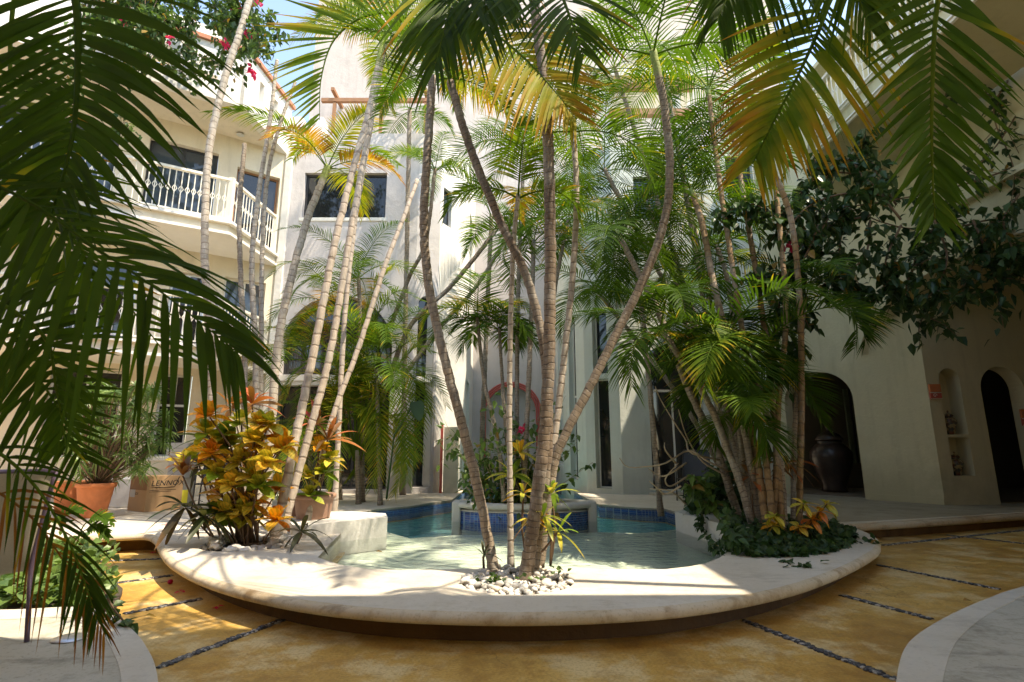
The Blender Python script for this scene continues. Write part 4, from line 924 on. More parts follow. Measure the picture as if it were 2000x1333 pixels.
# ------------------------------------------------------------------ pebble beds, planter, pool walls
random.seed(77)
pmesh = []
for k in range(6):
    vs0, fs0 = pebble_mesh(100+k, 2); mb = MB()
    for v in vs0: mb.vert(V((v.x*1.25, v.y, v.z*.7)))
    mb.f = [tuple(f) for f in fs0]; mb.m = [0]*len(fs0)
    for mname, mt in zip('wgc', M['pebble']):
        o = obj('pebble', mb, mt, smooth=True, loc=(0,0,0)); pmesh.append((mname, o.data)); bpy.data.objects.remove(o)
def pebble_bed(label, c, r, n, size, kinds, annulus=0, arc=None):
    t = thing('pebble_bed', label, 'pebble bed', V((c.x, c.y, DZ-.05)), 'planting holes in the white deck')
    s_ = MB(); s_.lathe([(0,-.02),(r+.012,-.02),(r+.012,-.12)], V((c.x,c.y,DZ)), 28); obj('soil', s_, M['soil'], t)
    w_ = MB(); w_.lathe([(r,-.002),(r-.004,-.03),(r,-.12)], V((c.x,c.y,DZ)), 28); obj('rim', w_, M['deck'], t, smooth=True)
    placed = []
    tries = 0
    while len(placed) < n and tries < n*60:
        tries += 1
        a = random.uniform(*(arc or (0, 6.283))); rr = r*math.sqrt(random.uniform(annulus**2, .93))
        sz = size*random.uniform(.65, 1.3); x, y = c.x+rr*math.cos(a), c.y+rr*math.sin(a)
        lay = 0
        if any((x-q[0])**2+(y-q[1])**2 < (.72*(sz+q[2]))**2 for q in placed):
            if random.random() < .85: continue
            lay = 1
        placed.append((x, y, sz))
        kd = random.choices('wgc', kinds)[0]
        me = random.choice([d for nme, d in pmesh if nme == kd])
        o = bpy.data.objects.new('pebble', me); C.objects.link(o); o.parent = t
        o.location = V((x-c.x, y-c.y, .03+sz*.45+lay*sz*.8)); o.scale = (sz, sz*random.uniform(.8,1.1), sz*random.uniform(.8,1.2)); o.rotation_euler = (random.uniform(-.4,.4), random.uniform(-.4,.4), random.uniform(0,6.3))
    return t
pebble_bed('round bed of white pebbles at the foot of the front palms', RING[0][0], RING[0][1], 290, .026, (4,2.6,2))
pebble_bed('round bed edged with rough grey stones under the orange croton', RING[1][0], RING[1][1], 90, .042, (1.5,4,2), .55)

pc_ = G(1025, 1024, WZ); PC = V((pc_.x, pc_.y+.5, 0))
pt = thing('round_planter', 'round white planter with blue mosaic band rising from the pool', 'planter', V((PC.x, PC.y, -.04)))
b = MB(); b.lathe([(1.04,-.4),(1.04,.095)], PC, 48, sy=.5); b.lathe([(1.04,.27),(1.04,.295),(.98,.30),(.98,.325),(1.10,.327)], PC, 48, sy=.5); b.lathe([(.80,.30),(0,.31)], PC, 40, sy=.5); obj('body', b, M['white'], pt, smooth=False)
b = MB(); b.lathe([(1.052,.0),(1.052,.27),(1.04,.272)], PC, 48, sy=.5); obj('mosaic_band', b, M['tile'], pt, smooth=True)
b = MB(); b.lathe([(1.10,.327),(1.125,.335),(1.13,.365),(1.11,.395),(1.07,.41),(.86,.41),(.82,.40),(.80,.37),(.80,.27)], PC, 56, sy=.5); obj('rim', b, M['white'], pt, smooth=True)
b = MB(); b.lathe([(.81,.37),(0,.38)], PC, 30, sy=.5); obj('soil', b, M['soil'], pt)
for sgn in (-1, 1):
    b = MB(); b.box((PC.x+sgn*1.06-.07, PC.y-.22, -.4), (PC.x+sgn*1.06+.07, PC.y+.12, .42)); obj('end_block', b, M['white'], pt, bevel=.03)
def low_wall(label, top_px, z1, group=None):
    pts = [G(x, y, z1) for x, y in top_px]; b = MB(); b.slab([[(p.x, p.y) for p in pts]], (0,0,z1), (1,0,0), (0,1,0), z1+.03)
    c = sum(pts, V((0,0,0)))/len(pts); o = obj('low_wall', b, M['white'], loc=(c.x, c.y, 0), bevel=.035)
    tag(o, label, 'low wall', 'low white walls beside the pool'); return o
low_wall('low rounded white wall jutting into the pool from the left bed', [(572,1026),(600,1027),(640,1022),(690,1017),(757,1011),(753,1003),(690,999),(620,1000),(580,1006),(564,1017)], .355)
low_wall('low white wall at the right side of the pool under the ivy', [(1318,999),(1330,1003),(1365,1012),(1402,1022),(1440,1034),(1470,1030),(1440,1010),(1400,1000),(1350,994)], .37)

# ------------------------------------------------------------------ leafy things
def leaf(mb, p, d, n, L, W, t, fold=.12):
    """pointed oval leaf, folded along its mid-rib"""
    s = d.cross(n).normalized(); u = n
    i = [mb.vert(p, t), mb.vert(p+d*L*.35+s*W*.5+u*fold*W, t), mb.vert(p+d*L*.4-UP*L*.02, t), mb.vert(p+d*L*.35-s*W*.5+u*fold*W, t),
         mb.vert(p+d*L*.72+s*W*.3+u*fold*W*.5-UP*L*.08, t), mb.vert(p+d*L*.72-s*W*.3+u*fold*W*.5-UP*L*.08, t), mb.vert(p+d*L-UP*L*.2, t)]
    for f in ((0,1,2),(0,2,3),(1,4,2),(2,5,3),(4,6,2),(2,6,5)): mb.face([i[k] for k in f])
def rv(): return V((random.gauss(0,1), random.gauss(0,1), random.gauss(0,1))).normalized()
def leaves_along(mb, pts, n, L, spread, t=(.1,.6), hang=.5, s0=.1, each=None):
    c = catmull(pts, 24)
    for _ in range(n):
        s = s0+(1-s0)*random.random(); q = s*24; i = min(int(q), 23); p = c[i].lerp(c[i+1], q-i)+rv()*random.random()*spread
        d = (rv()-UP*hang).normalized(); nn = (rv()*.7+UP).normalized(); nn = (nn-d*nn.dot(d)).normalized()
        l = L*random.uniform(.65, 1.25); tt = random.uniform(*t)
        if random.random() < .03: tt = .95
        if each is not None and random.random() < each[0] and len(each[1]) < each[2]:
            m = MB(); leaf(m, p, d, nn, l, l*.66, tt); each[1].append(m)
        else: leaf(mb, p, d, nn, l, l*.66, tt)
def climber(label, strands, nleaf, L, spread, t, twr=.008, hang=.5, flowers=(), single=0, name='bougainvillea', cat='climber', twig='twig', group=None, sub=2, mat='vine'):
    c0 = strands[0][0]; th = thing(name, label, cat, V(c0), group)
    tw, lf, fl = MB(), MB(), MB(); ones = []
    for st in strands:
        c = catmull(st, 14); tw.tube(c, [twr*(1-.7*k/14) for k in range(15)], 5)
        leaves_along(lf, st, nleaf, L, spread, t, hang, .05, (single/(len(strands)*nleaf), ones, single) if single else None)
        for _ in range(sub):
            i = random.randint(3, 12); e = rv()*L*random.uniform(1.5, 4)-UP*L*random.uniform(0, 2.5); b_ = [c[i], c[i]+e*.5+rv()*L*.4, c[i]+e]
            tw.tube(b_, [twr*.5, twr*.4, twr*.2], 4); leaves_along(lf, b_, max(3, nleaf//7), L, spread*.5, t, hang)
    obj('stem', tw, M[twig], th, smooth=True)
    o = obj('foliage', lf, M[mat], th, tint=True); o['kind'] = 'stuff'
    for m in ones: obj('leaf', m, M[mat], th, tint=True)
    for p in flowers:
        fm_ = MB()
        for _ in range(9):
            d = rv(); nn = rv(); nn = (nn-d*nn.dot(d)).normalized(); leaf(fm_, p+rv()*L*.45, d, nn, L*.75, L*.6, random.random())
        obj('flower', fm_, M['flower'], th, tint=True)
    return th
# pink flowering climber at the top left, over the parapet
st = []
for k in range(46):
    x0 = random.uniform(150, 500); Y = random.uniform(8.2, 10.2); x1 = x0+random.uniform(-70, 60); y1 = random.uniform(25, 165)
    if x1 > 440: y1 = min(y1, 110)
    if x1 < 230: y1 = random.uniform(40, 200)
    st.append([P(x0+random.uniform(-60,60), -90, Y), P(x0, random.uniform(-40,30), Y-.1), P((x0+x1)/2+random.uniform(-25,25), y1*.6, Y-.2), P(x1, y1, Y-.3)])
for q in ([(430,-20),(470,40),(495,100),(505,60)], [(330,60),(390,110),(440,120),(485,140)], [(200,120),(230,170),(240,230),(262,280)], [(290,70),(330,130),(385,145),(440,160)]):
    st.append([P(x, y, 8.9) for x, y in q])
climber('dense climber with pink flowers tumbling over the parapet at top left', st, 120, .115, .22, (.1,.8), .009, .6, [P(x, y, 8.4) for x, y in ((463,15),(468,28),(503,6),(441,86),(490,135),(478,62),(497,68),(245,46),(494,142),(330,75))], sub=2)
# dark climber on the right wall
st = []
main = [[(2040,300),(1920,350),(1800,380),(1690,400),(1590,410),(1500,430)], [(2040,420),(1930,430),(1840,450),(1740,440),(1640,400),(1560,380)], [(1760,430),(1690,350),(1610,340),(1560,380),(1520,440)],
        [(1700,420),(1600,450),(1540,520),(1520,600),(1500,690)], [(1560,430),(1480,400),(1430,410),(1405,440)], [(1600,440),(1560,520),(1500,540),(1445,545)], [(1650,420),(1640,500),(1660,560),(1690,610)],
        [(1850,430),(1800,500),(1770,560),(1785,600),(1835,632)], [(1900,430),(1930,500),(1945,560),(1960,640)], [(1950,420),(1920,480),(1890,540),(1880,580)], [(1760,440),(1730,510),(1740,560),(1770,590)],
        [(1990,380),(1960,430),(1975,480),(1990,520)], [(1820,420),(1850,500),(1830,560),(1800,590)], [(1700,430),(1690,500),(1640,540),(1600,560)], [(1680,330),(1650,310),(1600,330),(1590,310)], [(1750,400),(1690,300),(1690,260)],
        [(1620,420),(1580,500),(1560,580),(1580,640)], [(1560,500),(1530,600),(1540,680),(1520,740)], [(1880,400),(1820,450),(1800,520)], [(1720,380),(1640,380),(1570,410),(1530,470)]]
for q in main:
    Y = random.uniform(7.0, 7.9); st.append([P(x, y, Y) for x, y in q])
climber('dark leafy climber sprawling across the shaded right wall', st, 120, .15, .26, (.05,.5), .018, .75, [P(1540,478,7.3)], single=260, sub=3)
st = []
for q in ([(2010,-40),(1960,60),(1900,90),(1860,140),(1830,260)], [(2010,40),(1940,90),(1925,150),(1950,220),(1990,300)], [(1900,-30),(1920,40),(1990,90),(2020,110)], [(1980,140),(1940,220),(1980,330),(1970,420)], [(1870,20),(1890,100),(1880,170),(1850,200)], [(2000,200),(1950,280),(1900,330),(1840,350)]):
    st.append([P(x, y, 7.3) for x, y in q])
climber('thin twining climber with bare brown stems on the upper right wall', st, 42, .13, .15, (.0,.4), .014, .6, sub=4)
# leafy bush in the round planter
st = [[V((PC.x-.05, PC.y-.3, .4)), P((990+x)/2+random.uniform(-14,14), (960+y)/2+30, 8.7), P(x, y, 8.6+random.uniform(-.4,.5))] for x, y in ((868,822),(885,850),(905,898),(900,930),(935,935),(960,790),(978,757),(1000,800),(1010,850),(1062,785),(1105,773),(1120,835),(1128,862),(1158,903),(1100,880),(930,870),(950,850),(1040,830),(965,880),(1070,850),(1045,905))]
climber('leafy bush with arching pale stems among the palms of the round planter', st, 42, .125, .14, (.4,.8), .010, .35, [P(1018,838,8.6)], name='bush', cat='bush', twig='paletwig', sub=3)
# ground ivy of the right bed
th = thing('ivy', 'dark low ivy covering the foot of the right palms and hanging into the pool', 'ivy', G(1500,1060,DZ)); lf = MB(); ones = []
for _ in range(3600):
    a = random.uniform(0, 6.283); r_ = math.sqrt(random.random()); x = 1500+165*r_*math.cos(a)+5; y = 1050+40*r_*math.sin(a)
    g = G(x, y, DZ); h = max(0, (1-r_))*.20*random.random()+.02
    if x < 1415 and y > 1022: continue
    if x < 1480: h += random.random()*min(1, (1480-x)/60)*(.8 if y < 1026 else .25)
    p = g+UP*h; d = (rv()+V((0,-.5,-.1))).normalized(); nn = (rv()*.6+UP+V((0,-.4,0))).normalized(); nn = (nn-d*nn.dot(d)).normalized()
    m = lf
    if len(ones) < 120 and y > 1068 and random.random() < .3: m = MB(); ones.append(m)
    leaf(m, p, d, nn, random.uniform(.06,.12), random.uniform(.05,.09), random.uniform(.05,.5))
for _ in range(1100):
    x = 1338+135*random.random()**.8; y = random.uniform(905+max(0,1400-x)*.9, 1008); p = P(x, y, 7.75+random.uniform(-.35,.25)); d = (rv()+V((0,-.5,-.1))).normalized(); nn = (rv()*.6+UP+V((0,-.5,0))).normalized(); nn = (nn-d*nn.dot(d)).normalized()
    leaf(lf, p, d, nn, random.uniform(.07,.13), random.uniform(.06,.1), random.uniform(.05,.5))
for q in ([(1400,1000),(1385,1040),(1390,1062),(1400,1075)], [(1380,990),(1365,1020),(1372,1035)], [(1430,1010),(1410,1050),(1405,1085)], [(1620,1060),(1660,1062),(1700,1058),(1712,1062)], [(1610,1050),(1650,1045),(1690,1055)], [(1520,1090),(1545,1104),(1575,1104),(1610,1096)]):
    leaves_along(lf, [P(x, y, G(x, max(y,1040), DZ).y-.05) for x, y in q], 40, .085, .06, (.05,.5))
o = obj('foliage', lf, M['vine'], th, tint=True); o['kind'] = 'stuff'
for m in ones: obj('leaf', m, M['vine'], th, tint=True)
th = thing('shrub', 'bright green leafy sprig catching the sun over the right pool wall', 'shrub', P(1365,960,7.3)); lf = MB(); tw = MB()
for q in ([(1400,1000),(1370,950),(1350,925)], [(1400,1000),(1365,970),(1340,940)], [(1400,1000),(1385,960),(1375,930)]):
    pp = [P(x, y, 6.8) for x, y in q]; tw.tube(pp, [.008,.006,.003], 4); leaves_along(lf, pp, 22, .15, .08, (.55,.8))
obj('stem', tw, M['twig'], th); obj('foliage', lf, M['vine'], th, tint=True)
# sunny ground cover at the left terrace
th = thing('ground_cover', 'bright heart leaved ground cover behind the metal chair', 'ground cover', G(110,1150,.1)); lf = MB(); ones = []
for _ in range(1500):
    x = random.uniform(-80, 232); y = random.uniform(1075, 1188)
    if x > 150 and random.random() < (x-150)/95: x -= random.uniform(20, 90)
    g = G(x, y, .08); p = g+UP*random.uniform(.01,.16); d = (rv()+V((.1,-.6,.1))).normalized(); nn = (rv()*.5+UP+V((0,-.5,0))).normalized(); nn = (nn-d*nn.dot(d)).normalized(); l = random.uniform(.06,.115)
    m = lf
    if len(ones) < 220 and random.random() < .2: m = MB(); ones.append(m)
    leaf(m, p, d, nn, l, l*.85, random.uniform(.5,.82))
o = obj('foliage', lf, M['vine'], th, tint=True); o['kind'] = 'stuff'
for m in ones: obj('leaf', m, M['vine'], th, tint=True)
so_ = MB(); so_.slab([[(p.x, p.y) for p in [G(-150,1190,.06), G(225,1186,.06), G(240,1150,.06), G(150,1072,.06), G(-150,1072,.06)]]], (0,0,.06), (1,0,0), (0,1,0), .05); obj('soil', so_, M['soil'], th)
th = thing('vine', 'short leafy vine trailing over the left terrace edge', 'vine', P(215,1190,3.7)); lf = MB(); tw = MB()
q = [P(x, y, 3.75) for x, y in ((190,1130),(205,1160),(222,1190),(240,1212),(255,1216))]; tw.tube(q, .006, 4); leaves_along(lf, q, 34, .07, .05, (.3,.7)); obj('stem', tw, M['twig'], th); obj('foliage', lf, M['vine'], th, tint=True)

# rosette plants: every leaf a part
def rosette(parent, c, n, L, W, mat, t, el=(0,65), droop=.3, segs=5, fold=.12, seed=0, az=None, face=None):
    rnd = random.Random(seed)
    for k in range(n):
        a = 2.399*k+rnd.uniform(-.3,.3) if az is None else R(rnd.uniform(*az)); e = R(el[0]+(el[1]-el[0])*(k/(max(1,n-1)))+rnd.uniform(-8,8))
        d = V((math.cos(a)*math.cos(e), math.sin(a)*math.cos(e), math.sin(e)))
        if face: d = (d+V(face)).normalized()
        wv = d.cross(UP); wv = wv.normalized() if wv.length > .05 else V((1,0,0)); wv = Quaternion(d, rnd.uniform(-.5,.5)) @ wv
        m = MB(); t0 = rnd.uniform(*t); l = L*rnd.uniform(.75,1.15)
        leafstrip(m, c+d*.012, d, wv, l, W*rnd.uniform(.85,1.15), droop*rnd.uniform(.5,1.4), segs, lambda s: math.sin(math.pi*min(1, s*.93+.06))**.75, fold, t0, t0+rnd.uniform(-.12,.18))
        obj('leaf', m, M[mat], parent, smooth=True, tint=True)
rnd_ = random.Random(9)
cro = [((random.gauss(474,58), 800+230*rnd_.random()), rnd_.choice((.2,.42,.48,.55,.62,.7))) for _ in range(18)]+[((471,829),.42),((525,832),.38),((504,874),.62),((552,868),.66),((432,898),.60),((450,868),.45),((423,925),.40),((450,950),.55),((492,931),.48),((459,988),.58),((489,985),.60),((470,905),.62),((520,905),.50),((486,1008),.22),((440,1010),.12),((505,950),.30)]
th = thing('croton', 'croton bush with glowing yellow and orange leaves in the left bed', 'croton', G(480,1060,DZ)); sm = MB()
for k, ((x, y), t) in enumerate(cro):
    c = P(x, y, 5.75+.5*random.random()); rosette(th, c, 12, .24, .12, 'croton', (t-.16, t+.16), (-25,75), .25, seed=300+k, face=(0,-.35,.1))
    sm.tube([G(480+random.uniform(-25,25), 1062, DZ), P(480+(x-480)*.4, y+60, 6.0), c], [.014,.011,.007], 5)
obj('stem', sm, M['twig'], th, smooth=True)
th = thing('croton', 'smaller croton with yellow green leaves beside the brown pot', 'croton', G(600,1010,DZ)); sm = MB()
for k, ((x, y), t) in enumerate([((624,874),.6),((646,898),.35),((602,934),.4),((604,968),.3),((632,925),.25)]):
    c = P(x, y, 6.9); rosette(th, c, 11, .22, .10, 'croton', (t-.12, t+.15), (-15,70), .25, seed=330+k, face=(0,-.2,0)); sm.tube([P(612,970,7.0), c], [.010,.006], 5)
obj('stem', sm, M['twig'], th, smooth=True)
th = thing('croton', 'shaded croton with blotched yellow and rust leaves at the edge of the right bed', 'croton', G(1560,1060,DZ)); sm = MB()
for k, ((x, y), t) in enumerate([((1512,1008),.48),((1510,1028),.55),((1570,985),.5),((1600,1000),.75),((1585,1015),.85),((1560,1030),.7),((1615,985),.5)]):
    c = P(x, y, 6.0); rosette(th, c, 8, .15, .07, 'croton', (t-.2, t+.1), (-60,40), .35, seed=350+k, face=(0,-.2,0)); sm.tube([G(1555,1062,DZ), c], [.010,.006], 5)
obj('stem', sm, M['twig'], th, smooth=True)
def cordyline(label, base, heads, L, W, n=13, name='cordyline', grp='cordylines in the planting beds', mat='cordy'):
    th = thing(name, label, 'cordyline', V(base), grp); sm = MB()
    for k, (c, t, el) in enumerate(heads):
        sm.tube([V(base), V(base).lerp(c, .5)+rv()*.04, c], [.012,.010,.008], 5); rosette(th, c, n, L, W, mat, t, el, .45, seed=hash((round(c.x,2), k)) % 9999, segs=6)
    obj('stem', sm, M['twig'], th, smooth=True)
cordyline('tall cordyline with upright orange leaves above the croton', G(500,1050,DZ), [(P(492,790,6.6), (.45,.85), (-5,80)), (P(455,800,6.7), (.3,.7), (0,75))], .40, .075)
cordyline('cordyline with dark straps arching left of the croton', G(430,1050,DZ), [(P(405,858,6.4), (.0,.35), (-15,60)), (P(388,905,6.3), (.0,.3), (-20,50))], .38, .05, 16)
cordyline('low cordyline with drooping green leaves and pink heart at the deck edge', G(425,1062,DZ), [(P(362,992,5.9), (.05,.4), (-40,50)), (P(357,930,5.9), (.5,.75), (40,85)), (P(400,1010,5.8), (.05,.3), (-40,40))], .36, .07)
cordyline('cordyline with upright maroon leaves behind the leaning palms', P(615,1000,7.0), [(P(618,830,6.9), (.25,.9), (0,85)), (P(640,860,6.9), (.3,.7), (0,60))], .42, .065)
cordyline('small purple cordyline at the end of the low white wall', G(580,1062,DZ), [(P(588,1040,5.75), (.05,.3), (-15,60))], .36, .055, 11)
cordyline('cordyline with yellow leaves and red heart in the round planter', V((PC.x, PC.y-.2, .4)), [(P(1016,885,8.2), (.30,.75), (-10,80)), (P(1000,930,8.2), (.2,.5), (-10,60))], .42, .09, mat='croton')
cordyline('slender yellow green cordyline at the right of the white pebble ring', G(1075,1105,DZ), [(P(1078,965,4.6), (.12,.42), (-20,75)), (P(1060,1010,4.55), (.15,.5), (-20,60))], .23, .042, 12, mat='croton')
cordyline('slender cordyline with rusty leaves behind the thick dark stem', G(1030,1105,DZ), [(P(1022,965,4.7), (.2,.7), (-20,75)), (P(1040,1015,4.6), (.5,.8), (-30,40)), (P(1090,1040,4.6), (.15,.4), (-20,50))], .22, .036, 9, mat='croton')
cordyline('tiny dark leaved plant at the left of the white pebble ring', G(945,1112,DZ), [(P(945,1085,4.55), (.0,.2), (10,80))], .14, .022, 8)
cordyline('sprouting cordyline with yellow edged leaves under the right palms', G(1480,1055,DZ), [(P(1468,935,6.6), (.3,.75), (-20,60)), (P(1500,900,6.8), (.1,.6), (-10,60)), (P(1540,905,6.9), (.4,.8), (-30,40))], .36, .06)
for x, y in ((962,1142),(1093,1128),(1035,1142)):
    th = thing('weed', {962:'green weed among the pebbles at the foot of the left stem',1093:'tiny weed at the right rim of the pebble ring',1035:'small weed in front of the thick dark stem'}[x], 'weed', G(x,y,DZ)); lf = MB()
    for _ in range(26 if x == 962 else 8):
        p = G(x, y, DZ)+V((random.gauss(0,.045), random.gauss(0,.035), random.uniform(.02,.07))); d = (rv()+UP*.2).normalized(); nn = (rv()*.5+UP).normalized(); nn = (nn-d*nn.dot(d)).normalized(); leaf(lf, p, d, nn, .05, .035, random.uniform(.4,.7))
    obj('foliage', lf, M['vine'], th, tint=True)
# split leaved philodendron at the far left
th = thing('philodendron', 'split leaved philodendron behind the ground cover', 'philodendron', G(150,1062,.1))
for k, q in enumerate(([(150,1062),(165,1025),(195,1010),(222,1022)], [(130,1062),(120,1020),(135,1000),(160,1000)], [(140,1065),(160,1040),(190,1030),(212,1050)], [(110,1080),(90,1050),(100,1020),(140,1020)], [(60,1090),(90,1090),(130,1085),(160,1110)])):
    frond(th, [P(x, y, 5.4) for x, y in q], .16, 11, up=V((-.2,-.5,.8)), W=.042, droop=.25, tint=.22, tip=.08, bare=.45, seed=400+k, rad=.008, stemt=.4)
# big single leaves before the white pier
th = thing('elephant_ear', 'plant with one big glossy leaf before the white pier', 'plant', P(760,975,10)); sm = MB()
for k, (x, y, L, d) in enumerate(((812,785,.36,V((.3,-.35,-.85))),)):
    c = P(x, y, 9.7); d = d.normalized(); wv = d.cross(V((.2,-1,.35))).normalized(); m = MB()
    leafstrip(m, c, d, wv, L, L*.72, .12, 9, lambda s: (.35+3.2*s if s < .2 else 1)*max(0, 1-((s-.2)/.8)**2)**.7 if s > .2 else .75+1.2*s, .10, .3, .42); obj('leaf', m, M['vine'], th, smooth=True, tint=True); sm.tube([P(755,975,9.9), P(770,850,9.8), c], [.02,.015,.01], 5)
obj('stem', sm, M['strap'], th, smooth=True)
# dry branch over the pool
th = thing('dry_branch', 'bare pale branch reaching left over the pool from the right bed', 'branch', P(1400,930,7)); b = MB()
for q in ([(1420,920),(1380,900),(1345,880),(1300,905),(1260,912),(1225,912),(1210,895)], [(1340,905),(1310,925),(1290,930),(1265,915)], [(1320,905),(1300,880),(1298,865)], [(1410,900),(1350,885),(1340,860),(1320,830),(1290,780),(1280,755)], [(1330,950),(1300,965),(1280,950),(1268,940)], [(1345,930),(1310,950),(1300,935),(1325,905)], [(1340,985),(1310,960),(1270,955)], [(1420,930),(1370,900),(1340,850),(1325,800)]):
    b.tube(catmull([P(x, y, 6.9+.2*math.sin(x)) for x, y in q], 16), [.014*(1-.6*k/16) for k in range(17)], 5)
obj('stem', b, M['paletwig'], th, smooth=True)

# ------------------------------------------------------------------ pots, boxes, chairs, urns
def pot(label, c, r, h, mat, name='flower_pot', grp='clay flower pots'):
    t = thing(name, label, 'flower pot', c, grp); b = MB()
    b.lathe([(0,.0),(r*.68,.0),(r*.74,.03),(r*.95,h*.75),(r*1.0,h*.9)], c, 28); obj('body', b, M[mat], t, smooth=True)
    b = MB(); b.lathe([(r*1.0,h*.86),(r*1.09,h*.88),(r*1.1,h*.98),(r*1.03,h),(r*.93,h*.99),(r*.9,h*.9)], c, 28); obj('rim', b, M[mat], t, smooth=True)
    b = MB(); b.lathe([(r*.92,h*.93),(0,h*.95)], c, 20); obj('soil', b, M['soil'], t); return t
c1 = P(180,1003,8.4); c1.z = DZ; pot('bright terracotta pot holding the strap leaved shrub', c1, .235, .50, 'terracotta')
c2 = P(134,998,8.9); c2.z = DZ; pot('second terracotta pot half hidden at the far left', c2, .24, .50, 'terracotta')
c3 = P(612,1002,7.15); c3.z = DZ; pot('brown clay pot with pale bloom between the left palms and low wall', c3, .245, .44, 'brown_clay')
c5 = P(576,1000,7.5); c5.z = DZ; pot('shorter brown clay pot behind the leaning palm', c5, .2, .36, 'brown_clay')
th = thing('potted_shrub', 'dense shrub of narrow pale green leaves growing from the terracotta pot', 'shrub', c1+UP*.46); lf, sm = MB(), MB()
for k in range(95):
    a = random.uniform(0, 6.283); r_ = math.sqrt(random.random()); h = random.uniform(.0, 1.45); rr = .75*math.sqrt(max(.05, 1-((h-.75)/.95)**2))
    c = c1+UP*(.55+h)+V((math.cos(a)*rr*r_+.12, math.sin(a)*rr*r_, 0)); sm.tube([c1+UP*.46, (c1+UP*.46).lerp(c, .5)+rv()*.06, c], [.012,.009,.005], 4)
    for j in range(24):
        d = (rv()+UP*.1).normalized(); wv = d.cross(rv()).normalized(); leafstrip(lf, c, d, wv, random.uniform(.16,.27), .026, .4, 3, None, 0, random.uniform(.3,.6), random.uniform(.5,1))
obj('stem', sm, M['twig'], th); o = obj('foliage', lf, M['strap'], th, tint=True); o['kind'] = 'stuff'
# white low wall, carton, cardboard box
b = MB(); p0 = P(205,985,9.9); p1 = P(352,985,9.9); b.box((p0.x,9.75,DZ+.002), (p1.x,10.3,P(300,935,9.75).z)); o = obj('low_wall', b, M['white'], loc=((p0.x+p1.x)/2,10,DZ), bevel=.02); tag(o, 'plain white ledge against the cream house behind the cardboard box', 'low wall')
LZ = P(300,935,9.75).z
bx = thing('cardboard_box', 'brown cardboard shipping box with printed name on the deck', 'box', G(300,997,DZ))
ba = P(248,997,9.35); bb = P(281,999,9.05); bc = P(352,994,9.45); H = .56
ba.z = bb.z = bc.z = DZ+.002; bd = ba+bc-bb; b = MB(); b.slab([[(p.x,p.y) for p in (bb,bc,bd,ba)]], (0,0,DZ+H), (1,0,0), (0,1,0), H-.003); obj('carton', b, M['card'], bx)
fw_ = Wall(bb, bc); sw_ = Wall(ba, bb)
def text(body, w, u, z, size, mat, parent, shear=0, d=.002):
    cu = bpy.data.curves.new('lettering', 'FONT'); cu.body = body; cu.size = size; cu.extrude = .0005; cu.shear = shear
    tmp = bpy.data.objects.new('tmp', cu); C.objects.link(tmp); bpy.context.view_layer.update()
    me = bpy.data.meshes.new_from_object(tmp.evaluated_get(bpy.context.evaluated_depsgraph_get())); bpy.data.objects.remove(tmp)
    me.materials.clear(); me.materials.append(mat); o = bpy.data.objects.new('lettering', me); C.objects.link(o)
    p = w.pt(u, z, d)
    o.parent = parent; o.location = p-offset_of(parent); o.rotation_euler = (R(90), 0, math.atan2(w.ex.y, w.ex.x)); return o
text('LENNOX', fw_, .05, DZ+H-.15, .12, M['ink'], bx, .2); text('LENNOX', sw_, .06, DZ+H-.3, .06, M['ink'], bx, .2)
sw2 = MB(); sw2.tube([fw_.pt(.06+.40*k/14, DZ+H-.165-.02*math.sin(k/14*3.1)+(.15 if k > 12 else 0)*(k-12)/2, .003) for k in range(15)], .006, 4); obj('swoosh', sw2, M['ink'], bx)
lb2 = MB(); sw_.box(lb2, .03, .20, DZ+.22, DZ+.34, .0005, .003); obj('paper_label', lb2, M['carton'], bx)
lb2 = MB(); fw_.box(lb2, .53, .62, DZ+.1, DZ+.32, .0005, .003); obj('sticker', lb2, M['yellow'], bx)
lb2 = MB(); fw_.box(lb2, .04, fw_.L-.1, DZ+H-.225, DZ+H-.218, .0005, .002); fw_.box(lb2, .04, .36, DZ+H-.25, DZ+H-.243, .0005, .002); obj('print_line', lb2, M['ink'], bx)
lb2 = MB(); sw_.box(lb2, .0, sw_.L, DZ+H-.22, DZ+H-.001, .0006, .0016); obj('print_panel', lb2, M['carddark'], bx)
ct = thing('carton', 'tall pale carton with faint print standing on the white ledge', 'carton', P(340,932,9.95)); b = MB()
q0_, q1_ = P(326,930,9.85), P(361,930,9.85); b.box((q0_.x,9.85,LZ+.002), (q1_.x,10.2,LZ+.62)); obj('box', b, M['carton'], ct); wq = Wall((q0_.x,9.85), (q1_.x,9.85))
b = MB()
for k, ln_ in enumerate((.2,.24,.12,.15,.12,.15)): wq.box(b, .05, .05+ln_*.9, LZ+.52-k*.07, LZ+.528-k*.07, .0005, .002)
obj('print_line', b, simple('grey_ink', (.25,.24,.23), .8), ct)
